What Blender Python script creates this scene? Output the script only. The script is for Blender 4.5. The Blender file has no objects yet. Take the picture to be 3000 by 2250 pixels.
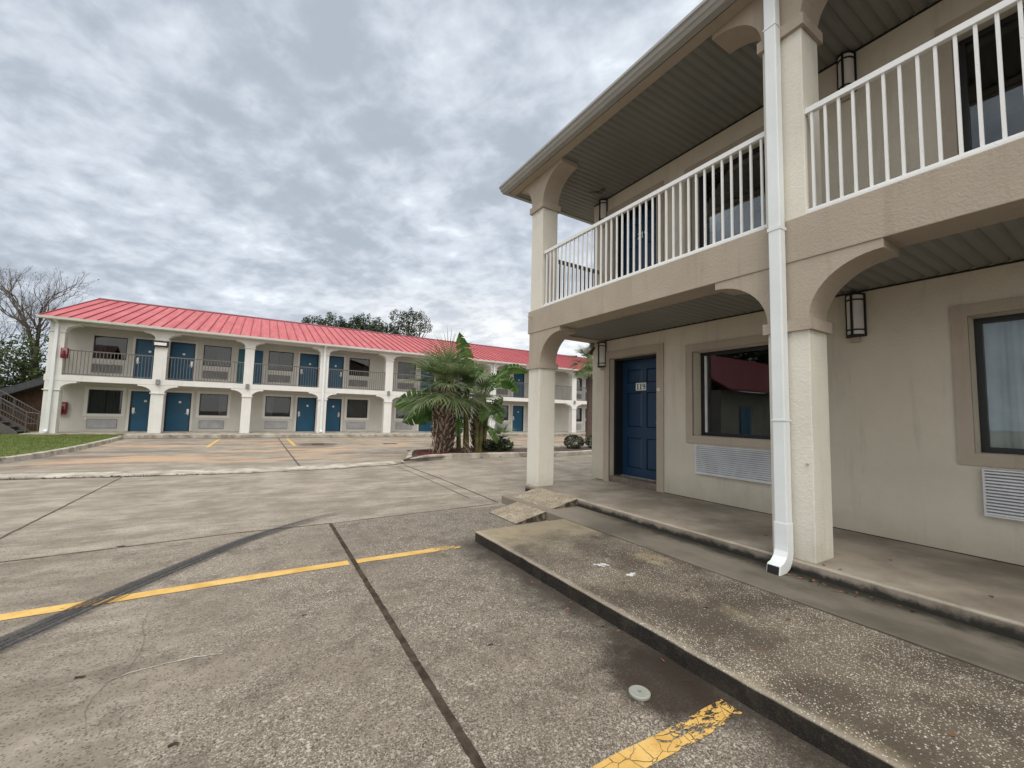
import bpy, bmesh, math, random
from math import sin, cos, pi, radians, sqrt
from mathutils import Vector, Matrix, noise as mnoise

random.seed(7)
scene = bpy.context.scene
COL = scene.collection

# ------------------------------------------------------------------ helpers
class NT:
    """small node-tree writer"""
    def __init__(s, m):
        s.t = m.node_tree; s.n = s.t.nodes; s.l = s.t.links; s.n.clear()
        s.pos = None
    def node(s, typ, **kw):
        n = s.n.new(typ)
        for k, v in kw.items(): setattr(n, k, v)
        return n
    def link(s, a, b): s.l.new(a, b)
    def put(s, sock, v):
        if hasattr(v, 'is_output'): s.link(v, sock)
        elif isinstance(v, (tuple, list)) and len(v) == 3 and sock.type == 'RGBA': sock.default_value = (*v, 1)
        else: sock.default_value = v
    def P(s):
        if s.pos is None: s.pos = s.node('ShaderNodeNewGeometry').outputs['Position']
        return s.pos
    def obj(s):
        return s.node('ShaderNodeTexCoord').outputs['Object']
    def sep(s, v):
        n = s.node('ShaderNodeSeparateXYZ'); s.put(n.inputs[0], v); return n.outputs
    def comb(s, x, y, z):
        n = s.node('ShaderNodeCombineXYZ')
        for i, v in enumerate((x, y, z)): s.put(n.inputs[i], v)
        return n.outputs[0]
    def scale(s, v, sc):
        n = s.node('ShaderNodeVectorMath', operation='MULTIPLY'); s.put(n.inputs[0], v); n.inputs[1].default_value = sc
        return n.outputs[0]
    def noise(s, sc, det=4, rough=.55, vec=None, dist=0):
        n = s.node('ShaderNodeTexNoise'); s.put(n.inputs['Vector'], vec if vec is not None else s.P())
        n.inputs['Scale'].default_value = sc; n.inputs['Detail'].default_value = det
        n.inputs['Roughness'].default_value = rough; n.inputs['Distortion'].default_value = dist
        return n.outputs['Fac']
    def voro(s, sc, vec=None, feature='F1', out='Distance'):
        n = s.node('ShaderNodeTexVoronoi', feature=feature); s.put(n.inputs['Vector'], vec if vec is not None else s.P())
        n.inputs['Scale'].default_value = sc
        return n.outputs[out]
    def m(s, op, a, b=0.0, c=0.0):
        n = s.node('ShaderNodeMath', operation=op); s.put(n.inputs[0], a); s.put(n.inputs[1], b); s.put(n.inputs[2], c)
        return n.outputs[0]
    def ramp(s, v, lo, hi, a=0.0, b=1.0):
        n = s.node('ShaderNodeMapRange'); n.interpolation_type = 'SMOOTHSTEP'
        s.put(n.inputs['Value'], v); n.inputs['From Min'].default_value = lo; n.inputs['From Max'].default_value = hi
        n.inputs['To Min'].default_value = a; n.inputs['To Max'].default_value = b
        return n.outputs[0]
    def mix(s, f, a, b, blend='MIX'):
        n = s.node('ShaderNodeMix', data_type='RGBA', blend_type=blend)
        s.put(n.inputs[0], f); s.put(n.inputs[6], a); s.put(n.inputs[7], b)
        return n.outputs[2]
    def bump(s, h, strength=.5, dist=.01, normal=None):
        n = s.node('ShaderNodeBump'); s.put(n.inputs['Height'], h)
        n.inputs['Strength'].default_value = strength; n.inputs['Distance'].default_value = dist
        if normal is not None: s.link(normal, n.inputs['Normal'])
        return n.outputs[0]
    def principled(s, col, rough=.8, metal=0, normal=None, spec=.5, **kw):
        n = s.node('ShaderNodeBsdfPrincipled')
        s.put(n.inputs['Base Color'], col); s.put(n.inputs['Roughness'], rough); s.put(n.inputs['Metallic'], metal)
        n.inputs['Specular IOR Level'].default_value = spec
        if normal is not None: s.link(normal, n.inputs['Normal'])
        return n.outputs[0]
    def out(s, sh, disp=None):
        o = s.node('ShaderNodeOutputMaterial'); s.link(sh, o.inputs['Surface'])

def newmat(name):
    m = bpy.data.materials.new(name); m.use_nodes = True
    return m, NT(m)

def simple(name, col, rough=.7, metal=0, var=.12, sc=3.0, bump=0, bsc=60, spec=.5, dirt=None, dsc=1.2, dlo=.5, dhi=.75):
    m, t = newmat(name)
    n1 = t.noise(sc, 5)
    c = t.mix(t.ramp(n1, .3, .7), tuple(x*(1-var) for x in col), tuple(min(1, x*(1+var)) for x in col))
    if dirt: c = t.mix(t.ramp(t.noise(dsc, 7, .65), dlo, dhi), c, dirt)
    nm = t.bump(t.noise(bsc, 3), bump, .01) if bump else None
    t.out(t.principled(c, rough, metal, nm, spec)); return m

class MB:
    def __init__(s, M=None): s.v = []; s.f = []; s.M = M or (lambda a, b, c: (a, b, c))
    def add(s, pts, faces):
        k = len(s.v); s.v += [s.M(*p) for p in pts]; s.f += [tuple(k+i for i in f) for f in faces]; return s
    def box(s, x0, x1, y0, y1, z0, z1):
        return s.add([(x0,y0,z0),(x1,y0,z0),(x1,y1,z0),(x0,y1,z0),(x0,y0,z1),(x1,y0,z1),(x1,y1,z1),(x0,y1,z1)],
                     [(0,3,2,1),(4,5,6,7),(0,1,5,4),(1,2,6,5),(2,3,7,6),(3,0,4,7)])
    def prism(s, poly, axis, a, b):
        """poly list of 2-tuples, extruded along axis (0,1,2) from a to b"""
        def P(p, w): q = list(p); q.insert(axis, w); return tuple(q)
        n = len(poly)
        return s.add([P(p, a) for p in poly]+[P(p, b) for p in poly],
                     [tuple(range(n)), tuple(range(2*n-1, n-1, -1))]+[(i, (i+1) % n, n+(i+1) % n, n+i) for i in range(n)])
    def tube(s, path, radii, n=8, cap=True):
        path = [Vector(p) for p in path]
        if not hasattr(radii, '__len__'): radii = [radii]*len(path)
        k = len(s.v); d0 = (path[1]-path[0]).normalized()
        ref = Vector((0, 0, 1)) if abs(d0.z) < .9 else Vector((1, 0, 0))
        for i, p in enumerate(path):
            d = (path[min(i+1, len(path)-1)]-path[max(i-1, 0)]).normalized()
            a = d.cross(ref)
            if a.length < 1e-4: a = d.cross(Vector((0, 1, 0)))
            a.normalize(); b = d.cross(a)
            for j in range(n):
                t = 2*pi*j/n; q = p+(a*cos(t)+b*sin(t))*radii[i]
                s.v.append(s.M(*q))
        for i in range(len(path)-1):
            for j in range(n):
                s.f.append((k+i*n+j, k+i*n+(j+1) % n, k+(i+1)*n+(j+1) % n, k+(i+1)*n+j))
        if cap:
            s.f.append(tuple(k+j for j in range(n-1, -1, -1))); s.f.append(tuple(k+(len(path)-1)*n+j for j in range(n)))
        return s
    def bar(s, a, b, w, h):
        """rectangular bar between two points (w horizontal, h vertical-ish)"""
        a = Vector(a); b = Vector(b); d = (b-a).normalized()
        r = d.cross(Vector((0, 0, 1)))
        if r.length < 1e-3: r = Vector((1, 0, 0))
        r.normalize(); u = r.cross(d)
        pts = []
        for p in (a, b):
            for i, j in ((-1,-1),(1,-1),(1,1),(-1,1)): pts.append(tuple(p+r*(w/2*i)+u*(h/2*j)))
        return s.add(pts, [(0,1,2,3),(7,6,5,4),(0,4,5,1),(1,5,6,2),(2,6,7,3),(3,7,4,0)])
    def build(s, name, mat, parent=None, bevel=0, smooth=False, fix=True, seg=2):
        me = bpy.data.meshes.new(name); me.from_pydata(s.v, [], s.f)
        if fix or bevel:
            bm = bmesh.new(); bm.from_mesh(me)
            if bevel:
                bmesh.ops.remove_doubles(bm, verts=bm.verts, dist=1e-5)
            if fix: bmesh.ops.recalc_face_normals(bm, faces=bm.faces)
            if bevel:
                ed = [e for e in bm.edges if len(e.link_faces) == 2 and e.calc_face_angle(0) > .6]
                bmesh.ops.bevel(bm, geom=ed, offset=bevel, segments=seg, affect='EDGES', profile=.5, clamp_overlap=True)
            bm.to_mesh(me); bm.free()
        if smooth:
            for p in me.polygons: p.use_smooth = True
        me.materials.append(mat)
        o = bpy.data.objects.new(name, me); COL.objects.link(o)
        if parent is not None: o.parent = parent
        return o

def tag(o, label=None, cat=None, group=None, kind=None):
    if label: o['label'] = label
    if cat: o['category'] = cat
    if group: o['group'] = group
    if kind: o['kind'] = kind
    return o
def empty(name, label, cat, group=None):
    o = bpy.data.objects.new(name, None); COL.objects.link(o); o.empty_display_size = .2
    return tag(o, label, cat, group)

def wall_mesh(mb, u0, u1, v0, v1, w0, w1, holes):
    """wall in (u, w, v) with rectangular holes (ua, ub, va, vb)"""
    us = sorted({u0, u1, *[h[0] for h in holes], *[h[1] for h in holes]})
    vs = sorted({v0, v1, *[h[2] for h in holes], *[h[3] for h in holes]})
    us = [u for u in us if u0 <= u <= u1]; vs = [v for v in vs if v0 <= v <= v1]
    def solid(i, j):
        if i < 0 or j < 0 or i >= len(us)-1 or j >= len(vs)-1: return False
        cu = (us[i]+us[i+1])/2; cv = (vs[j]+vs[j+1])/2
        return not any(a < cu < b and c < cv < d for a, b, c, d in holes)
    idx = {}
    def V(i, j, k):
        key = (i, j, k)
        if key not in idx:
            idx[key] = len(mb.v); mb.v.append(mb.M(us[i], (w0, w1)[k], vs[j]))
        return idx[key]
    for i in range(len(us)-1):
        for j in range(len(vs)-1):
            if not solid(i, j): continue
            mb.f.append((V(i,j,0), V(i+1,j,0), V(i+1,j+1,0), V(i,j+1,0)))
            mb.f.append((V(i,j,1), V(i,j+1,1), V(i+1,j+1,1), V(i+1,j,1)))
            if not solid(i-1, j): mb.f.append((V(i,j,0), V(i,j+1,0), V(i,j+1,1), V(i,j,1)))
            if not solid(i+1, j): mb.f.append((V(i+1,j,0), V(i+1,j,1), V(i+1,j+1,1), V(i+1,j+1,0)))
            if not solid(i, j-1): mb.f.append((V(i,j,0), V(i,j,1), V(i+1,j,1), V(i+1,j,0)))
            if not solid(i, j+1): mb.f.append((V(i,j+1,0), V(i+1,j+1,0), V(i+1,j+1,1), V(i,j+1,1)))
    return mb

def gz(y): return 0.0 if y < 10.5 else -0.0095*(min(y, 40)-10.5)

# ------------------------------------------------------------------ materials
def mat_lot():
    m, t = newmat('lot_concrete')
    x, y, z = t.sep(t.P())
    pv = t.comb(x, y, 0.0)
    big = t.noise(.35, 5, .6, pv); mid = t.noise(1.6, 6, .62, pv); fine = t.noise(28, 4, .6, pv)
    streak = t.noise(1.0, 6, .62, t.scale(pv, (.9, 3.2, 1)))
    c = t.mix(t.ramp(mid, .32, .68), (.205, .176, .138), (.35, .308, .252))
    c = t.mix(t.ramp(streak, .42, .66, 0, .62), c, (.165, .14, .11))
    c = t.mix(t.ramp(big, .45, .7, 0, .45), c, (.40, .34, .265))
    st2 = t.noise(5.5, 7, .7, t.scale(pv, (.5, 1.5, 1)))
    c = t.mix(t.ramp(st2, .52, .68, 0, .5), c, (.12, .10, .08)); c = t.mix(t.ramp(st2, .46, .34, 0, .4), c, (.44, .39, .32))
    c = t.mix(t.ramp(t.noise(38, 5, .75, pv), .56, .68, 0, .55), c, (.09, .075, .058))
    # exposed aggregate, strongest on the slabs close to the walkway
    cell = t.voro(190, pv, out='Color'); r, g, b = t.sep(cell)
    chip = t.mix(t.ramp(r, .55, .97), t.mix(t.ramp(g, .0, .45), (.045, .036, .027), (.18, .15, .115)), (.52, .47, .40))
    cell2 = t.sep(t.voro(80, pv, out='Color'))[0]
    chip = t.mix(t.ramp(cell2, .95, .97, 0, .7), chip, (.66, .61, .53))
    c = t.mix(t.ramp(t.noise(7, 6, .72, t.scale(pv, (.8, 1.6, 1))), .5, .72, 0, .5), c, (.15, .125, .098))
    agg = t.m('MULTIPLY', t.ramp(y, 5.46, 5.36), t.ramp(t.m('ADD', t.m('MULTIPLY', x, .10), t.noise(.8, 4, .6, pv)), .36, .66, .10, .72))
    agg = t.m('MAXIMUM', agg, t.ramp(t.noise(.9, 5, .6, pv), .5, .75, .05, .22))
    near = t.m('MULTIPLY', t.ramp(y, 5.46, 5.3), t.ramp(t.m('ADD', x, t.m('MULTIPLY', y, -.25)), -1.8, 1.2, .15, .85))
    c = t.mix(near, c, t.mix(t.ramp(t.noise(5, 6, .7, pv), .35, .65), (.085, .068, .051), (.225, .185, .142)))
    c = t.mix(agg, c, chip)
    c = t.mix(t.m('MULTIPLY', t.ramp(y, 5.46, 5.3), t.ramp(t.noise(3.3, 7, .75, pv), .48, .66, 0, .6)), c, (.105, .086, .066))
    pit = t.m('MULTIPLY', t.m('LESS_THAN', t.sep(t.voro(135, pv, out='Color'))[2], .10), t.ramp(y, 8, 5.4))
    c = t.mix(t.m('MULTIPLY', pit, .6), c, (.04, .032, .024))
    # grime that has washed along the edge of the raised slab
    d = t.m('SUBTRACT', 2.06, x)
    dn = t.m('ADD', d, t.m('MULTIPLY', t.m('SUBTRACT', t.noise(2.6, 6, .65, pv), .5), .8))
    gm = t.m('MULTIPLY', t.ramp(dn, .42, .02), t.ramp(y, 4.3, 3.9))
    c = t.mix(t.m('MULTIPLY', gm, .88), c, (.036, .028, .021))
    # dark oily patch by the second yellow line
    vx = t.m('SUBTRACT', x, 1.86); vy = t.m('SUBTRACT', y, 1.5)
    rr = t.m('SQRT', t.m('ADD', t.m('MULTIPLY', vx, t.m('MULTIPLY', vx, 5.0)), t.m('MULTIPLY', vy, t.m('MULTIPLY', vy, 3.0))))
    pm = t.ramp(t.m('ADD', rr, t.m('MULTIPLY', t.noise(5, 5, .7, pv), .7)), 1.10, .70)
    c = t.mix(t.m('MULTIPLY', pm, .9), c, (.027, .018, .012))
    # clay stains and damp patches in the far lot
    fy = t.m('MULTIPLY', t.ramp(y, 11.5, 13.5), t.ramp(y, 25, 22))
    clay = t.ramp(t.noise(.30, 5, .6, t.scale(pv, (.7, 1.6, 1))), .47, .62)
    c = t.mix(t.m('MULTIPLY', fy, t.m('MULTIPLY', clay, .75)), c, (.46, .30, .185))
    damp = t.ramp(t.noise(.42, 5, .62, t.scale(t.m and pv, (.8, 1.9, 1))), .50, .61)
    c = t.mix(t.m('MULTIPLY', fy, t.m('MULTIPLY', damp, .7)), c, (.14, .115, .095))
    cg = t.ramp(t.m('ADD', y, t.m('MULTIPLY', t.noise(1.2, 5, .65, t.scale(pv, (.6, 1, 1))), 1.4)), 24.75, 25.5)  # darker band along the far curb base
    c = t.mix(t.m('MULTIPLY', cg, .8), c, (.085, .07, .055))
    # damp ring round the lot drain
    ax = t.m('SUBTRACT', x, 2.3); ay = t.m('SUBTRACT', y, 19.1)
    ra = t.m('SQRT', t.m('ADD', t.m('MULTIPLY', ax, ax), t.m('MULTIPLY', ay, t.m('MULTIPLY', ay, .6))))
    c = t.mix(t.ramp(t.m('ADD', ra, t.m('MULTIPLY', t.noise(1.5, 4, .6, pv), .7)), 1.35, .9, 0, .8), c, (.07, .058, .05))
    # small dark specks and hairline cracks
    sp = t.ramp(t.voro(3.1, pv), .035, .02)
    c = t.mix(t.m('MULTIPLY', sp, .7), c, (.05, .042, .035))
    h = t.m('ADD', t.m('MULTIPLY', fine, .5), t.m('MULTIPLY', t.m('MULTIPLY', r, agg), .8))
    nm = t.bump(h, .8, .009)
    rough = t.ramp(gm, 0, 1, .86, .55)
    t.out(t.principled(c, rough, 0, nm, .35)); return m

def mat_slab():
    m, t = newmat('aggregate_slab'); x, y, z = t.sep(t.P()); pv = t.P()
    mid = t.noise(2.2, 6, .65, pv); big = t.noise(.9, 5, .6, pv)
    c = t.mix(t.ramp(mid, .35, .68), (.078, .061, .043), (.172, .142, .104))
    # mossy tan patches
    c = t.mix(t.ramp(t.noise(1.3, 5, .6, t.scale(pv, (1.2, .8, 1))), .54, .66, 0, .75), c, (.30, .245, .15))
    c = t.mix(t.ramp(t.m('ADD', y, t.m('MULTIPLY', mid, 1.2)), 3.7, 4.5, 0, .6), c, (.32, .265, .17))
    cell = t.voro(205, pv, out='Color'); r, g, b = t.sep(cell)
    dens = t.ramp(t.noise(1.1, 6, .68, pv), .36, .62, .975, .80)
    chip = t.m('GREATER_THAN', r, dens)
    # aggregate thins out where the cement skin is still whole
    skin = t.ramp(t.m('ADD', y, t.m('MULTIPLY', x, .25)), 4.6, 3.4)
    chip = t.m('MULTIPLY', chip, skin)
    c = t.mix(t.m('MULTIPLY', chip, t.ramp(g, 0, 1, .25, .9)), c, (.74, .69, .59))
    c = t.mix(t.m('MULTIPLY', t.m('LESS_THAN', b, .2), t.ramp(skin, 0, 1, 0, .6)), c, (.045, .036, .026))
    # pale worn arris along the front edge, grime on the vertical face
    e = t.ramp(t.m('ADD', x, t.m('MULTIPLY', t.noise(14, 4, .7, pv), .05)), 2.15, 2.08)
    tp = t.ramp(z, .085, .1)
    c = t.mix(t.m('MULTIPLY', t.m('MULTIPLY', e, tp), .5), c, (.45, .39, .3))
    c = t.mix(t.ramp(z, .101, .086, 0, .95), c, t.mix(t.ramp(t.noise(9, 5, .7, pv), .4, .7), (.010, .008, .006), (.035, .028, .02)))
    h = t.m('ADD', t.m('MULTIPLY', chip, .6), t.noise(45, 4, .6, pv))
    t.out(t.principled(c, t.ramp(chip, 0, 1, .7, .35), 0, t.bump(h, .55, .008), .45)); return m

def mat_walk():
    m, t = newmat('walkway_concrete'); x, y, z = t.sep(t.P()); pv = t.P()
    c = t.mix(t.ramp(t.noise(1.5, 6, .62, pv), .33, .68), (.17, .143, .11), (.32, .277, .222))
    c = t.mix(t.ramp(t.noise(.8, 6, .65, t.scale(pv, (1, .5, 1))), .5, .72, 0, .55), c, (.13, .11, .088))
    # near-black low on the step face
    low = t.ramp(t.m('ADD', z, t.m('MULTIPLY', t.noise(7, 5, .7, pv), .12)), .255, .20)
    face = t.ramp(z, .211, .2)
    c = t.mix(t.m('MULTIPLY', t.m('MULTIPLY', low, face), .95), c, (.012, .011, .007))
    e = t.m('MULTIPLY', t.ramp(t.m('ADD', x, t.m('MULTIPLY', t.noise(11, 4, .7, pv), .06)), 3.905, 3.86), t.ramp(z, .2, .212))
    c = t.mix(t.m('MULTIPLY', e, .6), c, (.46, .41, .33))
    t.out(t.principled(c, .8, 0, t.bump(t.noise(50, 5, .65, pv), .35, .006), .4)); return m

def mat_strip():
    m, t = newmat('strip_concrete'); x, y, z = t.sep(t.P()); pv = t.P()
    c = t.mix(t.ramp(t.noise(1.8, 6, .62, t.scale(pv, (1, .6, 1))), .33, .68), (.085, .071, .053), (.175, .152, .118))
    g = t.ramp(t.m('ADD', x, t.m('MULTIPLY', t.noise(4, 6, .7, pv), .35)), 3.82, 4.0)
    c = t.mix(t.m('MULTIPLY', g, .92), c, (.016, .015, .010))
    c = t.mix(t.ramp(y, 3.2, 4.6, 0, .7), c, (.25, .215, .165))
    t.out(t.principled(c, .72, 0, t.bump(t.noise(60, 5, .65, pv), .35, .006), .45)); return m

def mat_kerb():
    m, t = newmat('kerb_concrete'); pv = t.P()
    c = t.mix(t.ramp(t.noise(2.5, 6, .65, pv), .35, .66), (.27, .24, .2), (.5, .46, .39))
    c = t.mix(t.ramp(t.noise(1.7, 6, .7, pv), .54, .66, 0, .7), c, (.12, .1, .08))
    t.out(t.principled(c, .85, 0, t.bump(t.noise(35, 5, .65, pv), .6, .01), .3)); return m

def mat_wedge():
    m, t = newmat('wedge_aggregate'); pv = t.P()
    c = t.mix(t.ramp(t.noise(6, 5, .65, pv), .35, .66), (.235, .195, .135), (.40, .34, .25))
    cell = t.sep(t.voro(95, pv, out='Color'))
    c = t.mix(t.ramp(cell[0], .55, .9, 0, .6), c, (.5, .43, .34))
    c = t.mix(t.m('MULTIPLY', t.m('LESS_THAN', cell[1], .25), .6), c, (.09, .072, .05))
    nz = t.sep(t.node('ShaderNodeNewGeometry').outputs['True Normal'])[2]
    c = t.mix(t.ramp(nz, .9, .6), c, t.mix(t.ramp(t.noise(12, 5, .7, pv), .4, .65), (.04, .032, .022), (.2, .175, .135)))
    t.out(t.principled(c, .85, 0, t.bump(cell[0], .7, .008), .3)); return m

def stucco(name, col, var=.06, dirt=(.25, .21, .16), damt=.35, spec=.25, low=None):
    m, t = newmat(name); pv = t.P(); x, y, z = t.sep(pv)
    c = t.mix(t.ramp(t.noise(1.3, 6, .6, pv), .3, .7), tuple(k*(1-var) for k in col), tuple(min(1, k*(1+var)) for k in col))
    c = t.mix(t.ramp(t.noise(.9, 7, .68, t.scale(pv, (1, 1, .7))), .56, .78, 0, damt), c, dirt)
    sk_ = t.noise(1.0, 6, .7, t.scale(pv, (7, 7, .7)))
    c = t.mix(t.ramp(sk_, .52, .70, 0, .30), c, dirt)
    if low is not None:
        lw = t.ramp(t.m('ADD', z, t.m('MULTIPLY', t.noise(3.5, 6, .7, pv), .5)), low+.62, low+.2)
        c = t.mix(t.m('MULTIPLY', lw, .4), c, (.27, .24, .15))
    h = t.m('ADD', t.noise(55, 5, .62, pv), t.m('MULTIPLY', t.noise(16, 3, .6, t.scale(pv, (1, 1, 2.4))), .45))
    t.out(t.principled(c, .88, 0, t.bump(h, .45, .012), spec)); return m

def painted_metal(name, col, chip=(.12, .09, .07), amt=.0, rough=.42, sc=40):
    m, t = newmat(name); pv = t.P()
    c = t.mix(t.ramp(t.noise(3, 5, .6, pv), .3, .7), tuple(k*.93 for k in col), col)
    nm = None
    if amt > 0:
        n = t.ramp(t.noise(sc, 6, .72, pv), .70-amt, .735-amt)
        c = t.mix(n, c, chip); nm = t.bump(t.noise(sc, 5, .7, pv), .4, .004)
    t.out(t.principled(c, rough, 0, nm, .4)); return m

def mat_glass(name='window_glass', gain=1.0, td=1.0):
    m, t = newmat(name)
    fr = t.node('ShaderNodeFresnel'); fr.inputs['IOR'].default_value = 1.52
    f = t.m('MINIMUM', t.m('MULTIPLY', fr.outputs[0], 1.25*gain), 1.0)
    tr = t.node('ShaderNodeBsdfTransparent'); tr.inputs['Color'].default_value = (.92*td, .95*td, .95*td, 1)
    gl = t.node('ShaderNodeBsdfGlossy'); gl.inputs['Roughness'].default_value = .015; gl.inputs['Color'].default_value = (1, 1, 1, 1)
    mx = t.node('ShaderNodeMixShader'); t.link(f, mx.inputs[0]); t.link(tr.outputs[0], mx.inputs[1]); t.link(gl.outputs[0], mx.inputs[2])
    t.out(mx.outputs[0]); return m

def leafmat(name, a, b, c3=None, rough=.5, trans=.25, sc=2.2):
    m, t = newmat(name); pv = t.P()
    c = t.mix(t.ramp(t.noise(sc, 4, .6, pv), .35, .65), a, b)
    if c3: c = t.mix(t.ramp(t.noise(sc*2.3, 4, .7, pv), .58, .7), c, c3)
    p = t.principled(c, rough, 0, None, .4)
    tl = t.node('ShaderNodeBsdfTranslucent'); t.put(tl.inputs['Color'], c)
    mx = t.node('ShaderNodeMixShader'); mx.inputs[0].default_value = trans
    t.link(p, mx.inputs[1]); t.link(tl.outputs[0], mx.inputs[2]); t.out(mx.outputs[0]); return m

def mat_worn_paint():
    m, t = newmat('worn_yellow_paint'); x, y, z = t.sep(t.P()); pv = t.P()
    c = t.mix(t.ramp(t.noise(4, 5, .6, pv), .35, .66), (.52, .31, .08), (.64, .42, .14))
    c = t.mix(t.ramp(t.noise(30, 5, .7, pv), .55, .68, 0, .45), c, (.35, .24, .1))
    vc = t.node('ShaderNodeTexVoronoi', feature='DISTANCE_TO_EDGE')
    wob = t.node('ShaderNodeTexNoise'); wob.inputs['Scale'].default_value = 9; t.put(wob.inputs['Vector'], pv)
    ad = t.node('ShaderNodeVectorMath', operation='ADD'); t.put(ad.inputs[0], pv); t.put(ad.inputs[1], t.scale(wob.outputs['Color'], (.06, .06, 0)))
    t.put(vc.inputs['Vector'], ad.outputs[0]); vc.inputs['Scale'].default_value = 13
    crack = t.m('MULTIPLY', t.ramp(vc.outputs['Distance'], .022, .008), t.ramp(y, 2.6, 2.2))
    # worn through: heavier at the end beside the slab
    wx = t.m('MULTIPLY', t.ramp(x, 1.50, 1.62, 0, .135), t.ramp(y, 2.6, 2.2))
    we = t.m('MULTIPLY', t.ramp(x, 1.35, 1.75, 0, .17), t.ramp(y, 2.6, 3.0))
    thr = t.m('SUBTRACT', .645, t.m('ADD', wx, we))
    wear = t.m('GREATER_THAN', t.noise(24, 6, .72, t.scale(pv, (.55, 1.4, 1))), thr)
    hole = t.m('MAXIMUM', wear, crack)
    p = t.principled(c, .75, 0, t.bump(t.noise(60, 4, .6, pv), .4, .005), .3)
    tr = t.node('ShaderNodeBsdfTransparent'); mx = t.node('ShaderNodeMixShader')
    t.link(hole, mx.inputs[0]); t.link(p, mx.inputs[1]); t.link(tr.outputs[0], mx.inputs[2]); t.out(mx.outputs[0]); return m

def mat_skid():
    """rubber laid by two dragging tyre edges; UV: u across, v along"""
    m, t = newmat('tyre_rubber'); uv = t.node('ShaderNodeUVMap').outputs[0]; u, v, w = t.sep(uv); pv = t.P()
    bands = t.noise(1.0, 3, .5, t.comb(t.m('MULTIPLY', u, 17.0), t.m('MULTIPLY', v, 1.2), 0.0))
    edge = t.m('MULTIPLY', t.ramp(u, 0, .1), t.ramp(u, 1, .9))
    end = t.ramp(v, .93, .42)
    grit = t.ramp(t.noise(60, 4, .7, pv), .3, .6, .55, 1)
    a = t.m('MULTIPLY', t.m('MULTIPLY', t.ramp(bands, .41, .52, .12, 1.0), edge), t.m('MULTIPLY', end, grit))
    p = t.principled((.035, .037, .042), .7, 0, None, .3)
    tr = t.node('ShaderNodeBsdfTransparent'); mx = t.node('ShaderNodeMixShader')
    t.link(a, mx.inputs[0]); t.link(tr.outputs[0], mx.inputs[1]); t.link(p, mx.inputs[2]); t.out(mx.outputs[0]); return m

def mat_spill():
    m, t = newmat('white_paint_spill'); pv = t.P(); uv = t.node('ShaderNodeUVMap').outputs[0]; u, v, w = t.sep(uv)
    rr = t.m('ADD', t.m('POWER', t.m('ABSOLUTE', t.m('SUBTRACT', u, .5)), 2), t.m('POWER', t.m('ABSOLUTE', t.m('SUBTRACT', v, .5)), 2))
    a = t.m('GREATER_THAN', t.m('SUBTRACT', t.noise(22, 5, .65, pv), t.m('MULTIPLY', rr, 2.2)), .455)
    p = t.principled((.62, .62, .6), .6); tr = t.node('ShaderNodeBsdfTransparent'); mx = t.node('ShaderNodeMixShader')
    t.link(a, mx.inputs[0]); t.link(tr.outputs[0], mx.inputs[1]); t.link(p, mx.inputs[2]); t.out(mx.outputs[0]); return m

def mat_roof():
    m, t = newmat('red_metal_roofing'); pv = t.P()
    c = t.mix(t.ramp(t.noise(.5, 5, .6, pv), .3, .7), (.405, .092, .098), (.465, .113, .12))
    c = t.mix(t.ramp(t.noise(6, 5, .7, pv), .58, .75, 0, .3), c, (.42, .12, .125))
    x_, y_, z_ = t.sep(pv)
    st_ = t.noise(1.0, 6, .65, t.comb(t.m('MULTIPLY', x_, 5.0), t.m('MULTIPLY', y_, .35), 0.0))
    c = t.mix(t.ramp(st_, .45, .7, 0, .45), c, (.27, .05, .06)); c = t.mix(t.ramp(st_, .5, .32, 0, .4), c, (.52, .17, .18))
    t.out(t.principled(c, t.ramp(st_, .3, .7, .45, .7), 0, None, .3)); return m

L = {}
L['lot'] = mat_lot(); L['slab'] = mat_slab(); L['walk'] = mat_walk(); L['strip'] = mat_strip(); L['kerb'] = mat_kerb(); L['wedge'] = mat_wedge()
L['cream'] = stucco('cream_stucco', (.575, .525, .432), .05, (.33, .3, .24), .3, low=.2)
L['shaft'] = stucco('shaft_stucco', (.69, .66, .575), .05, (.42, .39, .33), .3, low=.1)
L['tan'] = stucco('tan_stucco', (.405, .345, .275), .06, (.28, .22, .17), .3)
L['white'] = stucco('white_stucco', (.72, .71, .685), .04, (.5, .46, .4), .25)
L['offwhite'] = stucco('offwhite_wall', (.59, .57, .525), .04, (.5, .45, .38), .25)
L['railwhite'] = painted_metal('chipped_white_paint', (.80, .80, .78), (.2, .17, .14), .045, .45, 55)
L['gutter'] = painted_metal('white_gutter_paint', (.76, .79, .79), (.5, .48, .43), .012, .4, 14)
L['eave'] = painted_metal('grey_gutter_paint', (.36, .355, .335), (.4, .38, .34), .0, .45)
L['greyrail'] = painted_metal('grey_or_shaded_rail_paint', (.14, .134, .126), (.15, .12, .1), .02, .5)
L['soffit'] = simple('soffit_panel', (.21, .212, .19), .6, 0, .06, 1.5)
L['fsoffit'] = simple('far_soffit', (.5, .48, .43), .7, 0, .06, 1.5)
L['roof'] = mat_roof()
L['seam'] = simple('shaded_seam_metal', (.22, .022, .032), .5)  # darker red puts the shading of the roof ribs into their colour
L['ridge'] = simple('ridge_cap_metal', (.16, .025, .035), .5)
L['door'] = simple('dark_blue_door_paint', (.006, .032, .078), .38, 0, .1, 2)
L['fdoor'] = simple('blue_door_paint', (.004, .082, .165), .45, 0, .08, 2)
L['gdoor'] = simple('teal_door_paint', (.006, .12, .14), .45, 0, .08, 2)
L['black'] = simple('black_frame_metal', (.012, .012, .013), .4)
L['bronze'] = simple('dark_bronze_metal', (.008, .007, .007), .55)
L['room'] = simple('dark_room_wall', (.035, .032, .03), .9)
L['glass'] = mat_glass()
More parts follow.
